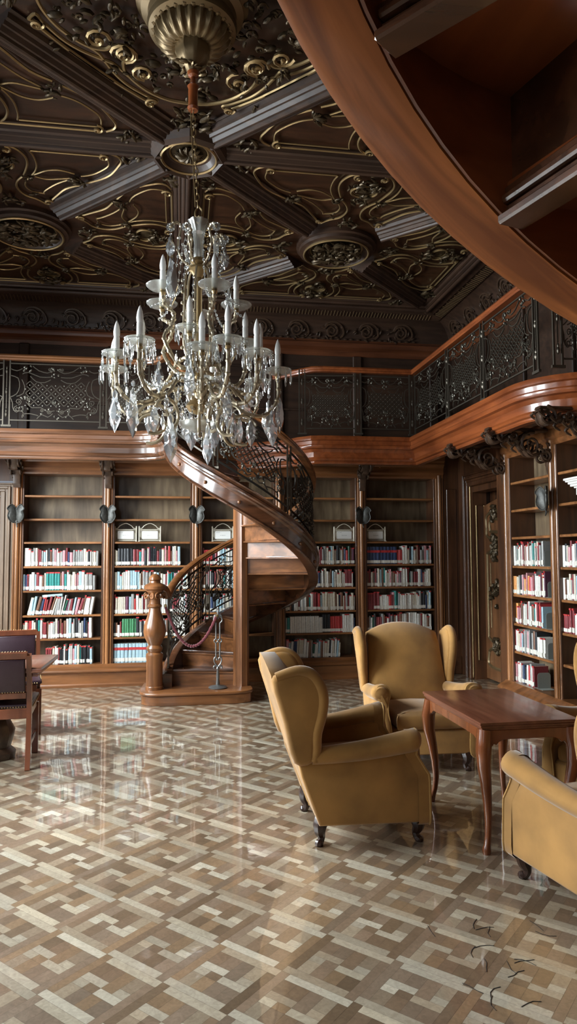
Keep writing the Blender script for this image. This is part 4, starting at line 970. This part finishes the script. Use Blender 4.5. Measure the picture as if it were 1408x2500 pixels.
# ---------------------------------------------------------------- books
BC_={'white':(.66,.65,.60),'cream':(.55,.50,.40),'dark red':(.20,.03,.035),'red':(.45,.04,.04),'black':(.02,.022,.026),'grey':(.28,.28,.27),'brown':(.16,.075,.045),'pale blue':(.32,.46,.52),'navy':(.025,.045,.11),'teal':(.03,.22,.20),'dark green':(.02,.085,.055),'orange':(.60,.26,.07),'pink':(.50,.24,.26),'green':(.06,.22,.10),'plum':(.12,.04,.07)}
BW=['white']*11+['cream']*6+['dark red']*4+['black']*3+['grey']*5+['brown']*4+['pale blue']*3+['navy','teal','dark green','pink','pink','plum','red']
BM={k:plain('cover_'+k.replace(' ','_'),v,.45,0,.5,noise=.12,nsc=50) for k,v in BC_.items()}
def book_geo(b,w_,h,d,style,ci):
    """spine faces -y; ci = material slots cover,pages,label,tab"""
    b.mi=ci[0]; sp=[(-w_/2,.006),(-w_/4,.001),(w_/4,.001),(w_/2,.006),(w_/2,d),(w_/2-.003,d),(w_/2-.003,.012),(-w_/2+.003,.012),(-w_/2+.003,d),(-w_/2,d)]
    n=len(sp); V=[(x,y,z) for z in (0,h) for x,y in sp]; b.add(V,[(i,(i+1)%n,n+(i+1)%n,n+i) for i in range(n)]+[(0,7,6,1)[::1],(1,6,2),(2,6,5) ][:0]+[tuple(n+k for k in (0,1,2,3,6,7)),tuple(n+k for k in (3,4,5,6)),tuple(n+k for k in (7,8,9,0)),(7,6,3,2,1,0),(6,5,4,3),(0,9,8,7)])
    b.mi=ci[1]; b.box((-w_/2+.003,.012,.003),(w_/2-.003,d-.004,h-.003))
    if style&1: b.mi=ci[2]; b.box((-w_/2-.0004,-.0004,.012),(w_/2+.0004,.008,.012+.038))
    if style&2: b.mi=ci[3]; b.box((-w_/2-.0004,-.0004,h-.014),(w_/2+.0004,.009,h+.0005))
    if style&4: b.mi=ci[3]; b.box((-w_/2-.0003,-.0003,h*.66),(w_/2+.0003,.008,h*.8))
    b.mi=0
BMESH={}
def book_mesh(col,style):
    k=(col,style)
    if k not in BMESH:
        b=MB(); book_geo(b,.03,.2,.15,style,(0,1,2,3)); o=b.build('book',[BM[col],M['pages'],M['label'],M['redtab']],ang=30); BMESH[k]=o.data; bpy.data.objects.remove(o)
    return BMESH[k]
ORD=['first','second','third','fourth','fifth','sixth','seventh','eighth','ninth','tenth','eleventh','twelfth','thirteenth','fourteenth','fifteenth','sixteenth','seventeenth','eighteenth','nineteenth','twentieth']+['twenty-'+x for x in ('first','second','third','fourth','fifth','sixth','seventh','eighth','ninth')]+['thirtieth']+['thirty-'+x for x in ('first','second','third','fourth','fifth','sixth','seventh','eighth')]
ROWN=['top','second','third','fourth','bottom']
nb=0
stuff=MB(); smats=list(BC_.keys())
def put_row(TF,a0,a1,z,bay,row,indiv,lean=0,spec=None,hb=.2,seed=0):
    """a runs along the shelf; TF maps (a,depth,z) to world"""
    global nb
    rnd=random.Random(seed); a=a0; i=0; tilt=lean; run=None
    while True:
        if spec and i<len(spec): col,w_,h,st_=spec[i]
        else:
            if run and run[1]>0: col,w_,h=run[0]; run=(run[0],run[1]-1)
            else:
                col=rnd.choice(BW); w_=rnd.choice((.016,.02,.024,.028,.034)); h=hb*rnd.uniform(.84,1.14)
                if rnd.random()<.09: run=((col,w_,h),rnd.randint(2,4))
            st_=(1 if rnd.random()<.88 else 0)|(2 if rnd.random()<.42 else 0)
        if a+w_>a1: break
        tl=tilt+ (rnd.uniform(-.015,.015) if not lean else rnd.uniform(-.03,.03))
        if lean: tilt=lean*(.6+.8*math.sin(i*.55)**2)
        d=rnd.uniform(.145,.17); back=rnd.uniform(.018,.035)
        T=TF@Matrix.Translation((a+w_/2,back,z+.001))@Matrix.Rotation(-tl,4,'Y')
        if indiv:
            o=bpy.data.objects.new('book',book_mesh(col,st_)); COL.objects.link(o); o.matrix_world=T@Matrix.Diagonal((w_/.03,d/.15,h/.2,1)); nb+=1
            adj='thin ' if w_<.021 else ('thick ' if w_>.03 else '')
            tag(o,'%s%s book, %s from left, %s row, %s'%(adj,col,ORD[min(i,len(ORD)-1)],ROWN[row],bay),'book','books, %s, %s row'%(bay,ROWN[row]))
        else:
            stuff.T=T; book_geo(stuff,w_,h,d,st_,(smats.index(col),len(smats),len(smats)+1,len(smats)+2)); stuff.T=None
        a+=w_+abs(math.sin(tl))*.012+rnd.choice((.0008,.001,.003)); i+=1
TB_=Matrix.Translation((0,9.05,0)); ZR=[1.487,1.185,.88,.59,.27]
s4=lambda c,n,w_,h,st_=3:[(c,w_,h,st_)]*n
A0,A1=PXS[0]+.075,PXS[1]-.085
bn='leftmost bay'
put_row(TB_,A0+.005,A1-.03,ZR[0],bn,0,True,0,[('white',.05,.225,0)],.2,1)
put_row(TB_,A0,A1-.06,ZR[1],bn,1,True,0,[('pale blue',.02,.2,1),('navy',.024,.19,1),('dark red',.02,.2,3),('white',.028,.2,1),('white',.034,.225,1),('pale blue',.02,.2,1),('dark red',.03,.22,3),('white',.034,.19,3),('brown',.022,.19,1),('cream',.022,.215,1)]+[('teal',.031,.225,3)]*5,.215,2)
put_row(TB_,A0+.05,A1-.08,ZR[2],bn,2,True,-.2,None,.22,3)
put_row(TB_,A0,A1-.09,ZR[3],bn,3,True,0,None,.22,4)
put_row(TB_,A0+.28,A1-.08,ZR[4],bn,4,True,0,[('dark red',.024,.2,3)]*3,.215,5)
# the teal set and the book lying on top are part of the photograph's leftmost bay
o=bpy.data.objects.new('book',book_mesh('pale blue',1)); COL.objects.link(o); o.matrix_world=Matrix.Translation((A0+.23,9.08,.88+.232))@Matrix.Rotation(R(86),4,'Y')@Matrix.Diagonal((1.0,1,1.2,1)); nb+=1
tag(o,'pale blue book lying flat on top of the leaning books, leftmost bay','book')
B0,B1=PXS[1]+.075,PXS[2]-.085
put_row(TB_,B0,B0+.6,ZR[4],'second bay',4,True,0,[('pale blue',.044,.235,5)]*12,.23,6)
for x0,x1,bay,rows in ((B0,B1,1,[(0,.9,[('cream',.02,.2,1),('cream',.02,.19,1)]+s4('black',5,.036,.215,1)+s4('dark red',2,.036,.205,1)),(1,.99,None),(2,.97,None),(3,.95,[('black',.024,.18,1),('brown',.02,.18,1),('white',.03,.15,0),('dark red',.02,.19,1)]+s4('green',6,.028,.225,1))]),
  (PXS[2]+.075,PXS[3]-.085,2,[(0,.98,None),(1,.95,None),(2,.98,None),(3,.66,None),(4,.62,None)]),
  (PXS[3]+.075,PXS[4]-.085,3,[(0,1,None),(1,.97,None),(2,1,None),(3,1,[('grey',.02,.2,1),('teal',.034,.2,1)]+s4('white',13,.029,.215,0)+s4('white',2,.022,.2,1)+s4('black',4,.024,.235,1)+s4('red',5,.032,.21,1)),(4,.78,None)]),
  (PXS[4]+.075,PXS[5]-.085,4,[(0,.99,s4('navy',9,.045,.23,5)+s4('red',3,.024,.19,1)),(1,.97,None),(2,.96,s4('dark red',4,.022,.22,2)),(3,.98,None),(4,.9,None)])):
    for rw,fr,spec in rows: put_row(TB_,x0,x0+(x1-x0)*fr,ZR[rw],'',rw,False,(-.06 if (bay,rw)==(3,4) else 0),spec,.218,bay*10+rw+40)
bn='right wall bay beside the door'
r1=RY[0]; Ra,Rb=-r1+.075,-RY[1]-.085
right=[(0,.76,[('white',.035,.21,0),('grey',.05,.2,1)]),(1,.82,[('orange',.02,.19,1),('orange',.03,.19,1),('cream',.026,.185,1),('cream',.016,.18,1),('grey',.02,.2,1),('black',.03,.205,1),('grey',.02,.18,1),('pink',.026,.21,1),('grey',.02,.18,1),('orange',.03,.18,3),('pink',.018,.23,1),('orange',.03,.2,1),('red',.034,.19,1),('pink',.026,.19,1)]),(2,.76,[('orange',.045,.21,1)]+[('pink',.03,.18,3)]*2),(3,.78,None),(4,.5,[('pink',.02,.2,3),('white',.026,.21,1),('white',.02,.2,3),('white',.024,.205,1),('pink',.02,.2,1),('grey',.02,.2,3),('navy',.03,.19,1),('black',.03,.18,1),('white',.03,.2,1),('red',.05,.2,1)])]
for rw,fr,spec in right: put_row(TR,Ra,Ra+(Rb-Ra)*fr,ZR[rw],bn,rw,True,0,spec,.225,70+rw)
bn='bay at the right edge'; Rc,Rd=-RY[1]+.075,-RY[2]-.085
for rw in (0,1,2): put_row(TR,Rc,Rc+.50,ZR[rw],bn,rw,True,0,[('white',.042,.2,0)] if rw<2 else [('dark red',.024,.17,3)]*4,.215,80+rw)
for rw in (0,1,2): put_row(TR,Rc+.52,Rd-.05,ZR[rw],'',rw,False,0,None,.205,90+rw)
st_o=stuff.build('books',[BM[k] for k in smats]+[M['pages'],M['label'],M['redtab']],ang=30); tag(st_o,'remaining rows of library books on the farther shelves of the back wall','books',None,'stuff')
# bookends
for rw,a in ((0,.80),(1,.86),(2,.80),(3,.82),(4,.55)):
    b=MB(); p=[(0,0),(.14,0),(.14,.125)]+[(.14-.03*(1-math.cos(k*PI/8)),.125+.03*math.sin(k*PI/8)) for k in range(1,5)]+[(.03*(1-math.cos((4-k)*PI/8)),.125+.03*math.sin((4-k)*PI/8)) for k in range(0,5)]
    b.slab(p,-.001,.001,.0005,((0,1,0),(0,0,1),(1,0,0)),seg=1); b.box((-.08,0,0),(.001,.14,.002)); b.box((0,0,0),(.1,.14,.0015))
    o=b.build('bookend',M['greymetal'],smooth=False); o.matrix_world=TR@Matrix.Translation((Ra+(Rb-Ra)*a,.03,ZR[rw]+.001)); tag(o,'grey metal bookend closing the %s book row of the bay beside the door'%ROWN[rw],'bookend','bookends in the bay beside the door')
print('individual books',nb)
# ---------------------------------------------------------------- crystal chandelier
CX,CY=.10,3.95
ch=empty('chandelier',(CX,CY,2.2)); tag(ch,'crystal chandelier with candle bulbs hanging on a chain from the ceiling boss','chandelier')
def W2(x,y,z): return (x,y,z-2.2)
random.seed(21)
# chain and rod
b=MB(); b.lathe([(.0,4.2-2.2),(.028,4.2-2.2),(.034,4.215-2.2),(.028,4.23-2.2),(.028,4.33-2.2),(.034,4.345-2.2),(.02,4.36-2.2),(.014,4.40-2.2),(.03,4.41-2.2),(.035,4.43-2.2),(.02,4.45-2.2)],(-.035,0,0),16); b.build('ceiling_tube',W['redz'],ch)
top=Vector((-.035,0,2.0)); bot_=Vector((-.005,0,1.42)); Nl=15
for k in range(Nl):
    c=top.lerp(bot_,(k+.5)/Nl); L_=(top-bot_).length/Nl*.66; b=MB(); pts=[]
    for i in range(12):
        a=2*PI*i/12; x=.011*math.cos(a); z=L_*math.sin(a)
        pts.append((c.x+x,c.y,c.z+z) if k%2 else (c.x,c.y+x,c.z+z))
    b.tube(pts,.0032,5,closed=True); b.build('chain_link',M['brass'],ch)
b=MB(); b.tube([(-.05,.0,2.0),(-.02,0,1.42)],.0028,5); b.build('cable',M['brass'],ch)
b=MB(); b.tube(smoothpts([(-.005,0,1.43),(.02,0,1.40),(.012,0,1.36),(-.015,0,1.36),(-.02,0,1.39),(-.008,0,1.41)],4),.006,6); b.tube(smoothpts([(0,0,1.37),(.012,0,1.345),(0,0,1.32),(-.012,0,1.33)],4),.005,6); b.build('hook',M['brass'],ch)
# stem: vase at the top, collars, rods and bottom bowl
b=MB(); b.lathe([(.015,1.10),(.028,1.12),(.026,1.2),(.034,1.26),(.05,1.31),(.062,1.335),(.05,1.32),(.03,1.27)],n=24,rib=lambda a,z:.08*math.sin(a*8)); b.build('glass_vase',M['dish'],ch)
b=MB(); b.lathe([(.0,1.12),(.03,1.115),(.045,1.09),(.03,1.075),(.055,1.06),(.06,1.045),(.04,1.03),(.02,1.0),(.026,.97),(.016,.93),(.016,.55),(.03,.53),(.05,.51),(.06,.48),(.04,.45),(.02,.42),(.02,.30),(.05,.28),(.07,.25),(.05,.22),(.0,.2)],n=20); b.build('stem',M['brass'],ch)
for k in range(6):
    a=k*PI/3+.3; b=MB(); P=[(.05*math.cos(a),.05*math.sin(a),1.05),(.075*math.cos(a),.075*math.sin(a),1.0),(.085*math.cos(a),.085*math.sin(a),.8),(.085*math.cos(a),.085*math.sin(a),.6),(.05*math.cos(a),.05*math.sin(a),.5)]
    b.tube(smoothpts(P,4),.007,6); 
    for i in range(7): z=.58+.065*i; b.ell((.095*math.cos(a),.095*math.sin(a),z),(.010,.010,.012),6,4)
    b.build('glass_rod',M['armg'],ch)
b=MB(); b.lathe([(.0,.105),(.05,.11),(.09,.13),(.105,.155),(.11,.16),(.09,.14),(.05,.12),(.0,.115)],n=24,rib=lambda a,z:.04*math.sin(a*12)); b.build('bottom_bowl',M['dish'],ch)
# library of small crystal meshes
def dropmesh():
    b=MB(); b.ell((0,0,-.008),(.007,.007,.007),6,4); b.lathe([(.0,-.085),(.005,-.075),(.0065,-.05),(.004,-.02),(.0,-.015)],n=6); return b
def pend(sc=1):
    """flat cut pendalogue with scalloped outline"""
    o=[(0,0),(.012,-.012),(.013,-.035),(.022,-.05),(.030,-.07),(.026,-.088),(.030,-.10),(.018,-.122),(.0,-.145)]
    o=[(x*sc,z*sc) for x,z in o]; full=o+[(-x,z) for x,z in o[1:-1]][::-1]
    b=MB(); n=len(full); V=[(x,0,z) for x,z in full]; inn=[(x*.5,-.011*sc,-.07*sc+(z+.07*sc)*.6) for x,z in full]; inb=[(x,-y,z) for x,y,z in inn]
    b.add(V+inn,[(i,(i+1)%n,n+(i+1)%n,n+i) for i in range(n)]+[tuple(n+i for i in range(n))]); b.add(V+inb,[(n+i,n+(i+1)%n,(i+1)%n,i) for i in range(n)]+[tuple(n+i for i in range(n))[::-1]])
    b.ell((0,0,.010),(.008,.008,.009),6,4); return b
def place(me,name,parent,loc,rz=0,sc=1):
    o=bpy.data.objects.new(name,me); COL.objects.link(o); o.location=loc; o.rotation_euler=(0,0,rz); o.scale=(sc,sc,sc); par(o,parent); return o
def tomesh(b,mat,name,smooth=True):
    o=b.build(name,mat,smooth=smooth); me=o.data; bpy.data.objects.remove(o); return me
PEND=tomesh(pend(),M['crystal'],'crystal_pendant',False); PENB=tomesh(pend(),M['pendglass'],'crystal_pendant',False)
b=MB(); ring=dropmesh()
def bobeche(r0,drops):
    b=MB(); b.lathe([(.012,.0),(r0*.5,.004),(r0*.85,.014),(r0,.026),(r0*1.02,.03),(r0*.85,.02),(r0*.5,.010),(.012,.006)],n=20,rib=lambda a,z:.03*math.sin(a*10))
    return b
DISH=tomesh(bobeche(.08,0),M['dish'],'drip_dish'); DISH2=tomesh(bobeche(.092,0),M['dish'],'drip_dish')
b=MB()
for k in range(10):
    a=2*PI*k/10; b.T=Matrix.Translation((.078*math.cos(a),.078*math.sin(a),.02))@Matrix.Scale(.85+.3*random.random(),4)
    d=dropmesh(); b.add(d.v,d.f)
b.T=None; b.tube([(.078*math.cos(k*PI/10),.078*math.sin(k*PI/10),.02) for k in range(20)],.0015,3,closed=True); DROPS=tomesh(b,M['crystal'],'crystal_drops')
b=MB(); b.lathe([(.0165,.0),(.0165,.105),(.013,.107)],n=12); CAND=tomesh(b,M['candle'],'candle_sleeve')
b=MB(); b.lathe([(.014,.106),(.0175,.118),(.0185,.138),(.014,.168),(.006,.192),(.0,.203)],n=12); BULB=tomesh(b,plain('frosted_bulb',(.92,.91,.88),.25,0,.6),'flame_bulb')
def arm(end,lower,plaind=False,reach=.0):
    ex,ey,ez=end; d=math.hypot(ex,ey); ux,uy=(ex/d,ey/d) if d>.01 else (1,0); e=MB(); zc=ez-2.2
    if plaind: pts=[(.03,zc-.32),(.07,zc-.42),(d*.6,zc-.40),(d*.95,zc-.27),(d*.75,zc-.19),(d*.7,zc-.12),(d*.95,zc-.07),(d,zc-.01)]
    else: pts=[(.03,zc-.16),(.09,zc-.10),(d*.38,zc-.13),(d*.55,zc-.22),(d*.82,zc-.24),(d*.99,zc-.15),(d,zc-.03)]
    P=smoothpts([(ux*a,uy*a,z) for a,z in pts],6); e.tube(P,.011,7)
    for p in P[::3]: e.ell(p,(.0155,.0155,.0155),6,4)
    a_=e.build('candle_arm',M['armg'],ch)
    r=MB(); r.lathe([(.0,-.03),(.012,-.025),(.018,-.01),(.012,0),(.016,.012),(.012,.02)],(ex,ey,zc),12); r.build('candle_cup',M['brass'],a_)
    place(DISH2 if plaind else DISH,'drip_dish',a_,(ex,ey,zc),random.random())
    if not plaind: place(DROPS,'crystal_drops',a_,(ex,ey,zc),random.random())
    place(CAND,'candle_sleeve',a_,(ex,ey,zc+.01)); place(BULB,'flame_bulb',a_,(ex,ey,zc+.01))
    # C-scroll under the arm
    s=MB(); cc=(d*.55,zc-.33); Q=[(cc[0]+.085*math.cos(t),cc[1]+.085*math.sin(t)) for t in [PI*.1+k*PI*1.5/14 for k in range(15)]]
    s.tube([(ux*a,uy*a,z) for a,z in Q],.010,6)
    if not plaind: s.build('c_scroll',M['armg'],a_)
ends=[(-.45,-.05,2.70),(-.48,.13,2.66),(-.31,-.31,2.70),(-.33,.32,2.85),(.01,-.38,2.66),(.14,-.45,2.68),(.28,.1,2.84),(.31,-.25,2.68),(.38,.2,2.81),(.46,0,2.65),(.38,.37,2.68),(-.05,-.12,2.84),(.1,.42,2.7)]
for e in ends: arm(e,True)
for e in [(-.20,-.06,3.09),(-.21,.19,3.08),(.085,-.16,3.075),(.23,.15,3.08),(-.0,.28,3.06)]: arm(e,False,True)
# crown of small curled arms with flowers
for k,(a,z) in enumerate(((PI,1.30),(.5,1.27),(PI*.62,1.27),(-.4,1.22),(PI*1.35,1.24),(PI*1.7,1.26))):
    e=MB(); ux,uy=math.cos(a),math.sin(a); P=smoothpts([(ux*x,uy*x,zz) for x,zz in ((.03,1.06),(.09,1.10),(.12,1.18),(.10,z),(.135,z+.02),(.16,z-.01))],5); e.tube(P,.007,6)
    for p in P[::3]: e.ell(p,(.011,.011,.011),6,4)
    c_=e.build('crown_arm',M['armg'],ch)
    f=MB(); q=P[-1]
    for i in range(8): t=2*PI*i/8; f.ell((q.x+.018*math.cos(t),q.y,q.z+.018*math.sin(t)),(.010,.006,.010),5,4)
    f.build('crystal_flower',M['crystal'],c_)
    place(PEND,'crystal_pendant',c_,(q.x,q.y,q.z-.05),a,.9)
# bead swags between crown and arms
for k in range(8):
    a=2*PI*k/8+.2; e=MB(); Q=[]
    for i in range(14):
        t=i/13; rr=.11+.16*t**1.5; z=1.22-.42*t-.10*math.sin(PI*t); Q.append((rr*math.cos(a),rr*math.sin(a),z)); e.ell((rr*math.cos(a),rr*math.sin(a),z),(.008,.008,.010),6,4)
    e.tube(Q,.0015,3); e.build('bead_swag',M['crystal'],ch)
for k in range(10):
    a0=2*PI*k/10; a1=a0+2*PI/10; e=MB(); Q=[]
    for i in range(11):
        t=i/10; a=a0+(a1-a0)*t; Q.append((.36*math.cos(a),.36*math.sin(a),.34-.05*math.sin(PI*t))); e.ell((.36*math.cos(a),.36*math.sin(a),.34-.05*math.sin(PI*t)),(.0075,.0075,.0085),6,4)
    e.tube(Q,.0015,3); e.build('bead_swag',M['crystal'],ch)
# large pendants at their places under the ring
def at(px,py,Yd):
    d=fw*F+r2*(px-704)-u2*(py-1250); t=Yd/d.y; return Vector((0,0,CH))+d*t
for px,py,dy,sc in [(281,950,-.05,1.5),(325,945,-.1,1.75),(378,975,.0,1.3),(365,985,.25,1.2),(417,1008,-.25,1.65),(467,992,.05,1.6),(452,1010,.2,1.0),(507,1035,-.3,1.35),(524,1005,.0,1.35),(556,945,-.35,1.4),(540,1020,.2,.9),(585,1015,.05,1.1),(570,1010,-.1,1.1),(612,1010,.0,1.2),(600,960,.3,1.2),(656,975,.1,1.5),(664,1000,-.1,1.3),(682,965,.0,1.4),(388,880,-.2,1.1),(462,870,-.3,1.5),(470,890,.1,1.3),(530,840,.1,1.1),(420,620,-.15,1.8),(560,700,.1,1.2),(612,905,-.1,1.3),(640,880,.2,1.1),(545,905,-.1,1.2)]:
    p=at(px,py,CY+dy); place(PENB,'crystal_pendant',ch,(p.x-CX,p.y-CY,p.z-2.2),random.uniform(-.7,.7),sc*1.12).scale.x*=.72
for _ in range(60):
    a=random.uniform(0,2*PI); rr=random.choice((.12,.2,.3,.4)); z=random.uniform(.28,.62)
    place(PEND,'crystal_pendant',ch,(rr*math.cos(a),rr*math.sin(a),z-.1),random.uniform(0,3),random.uniform(.3,.55))
b=MB(); b.ell((0,0,.08),(.02,.02,.03),8,6); b.build('finial',M['crystal'],ch)
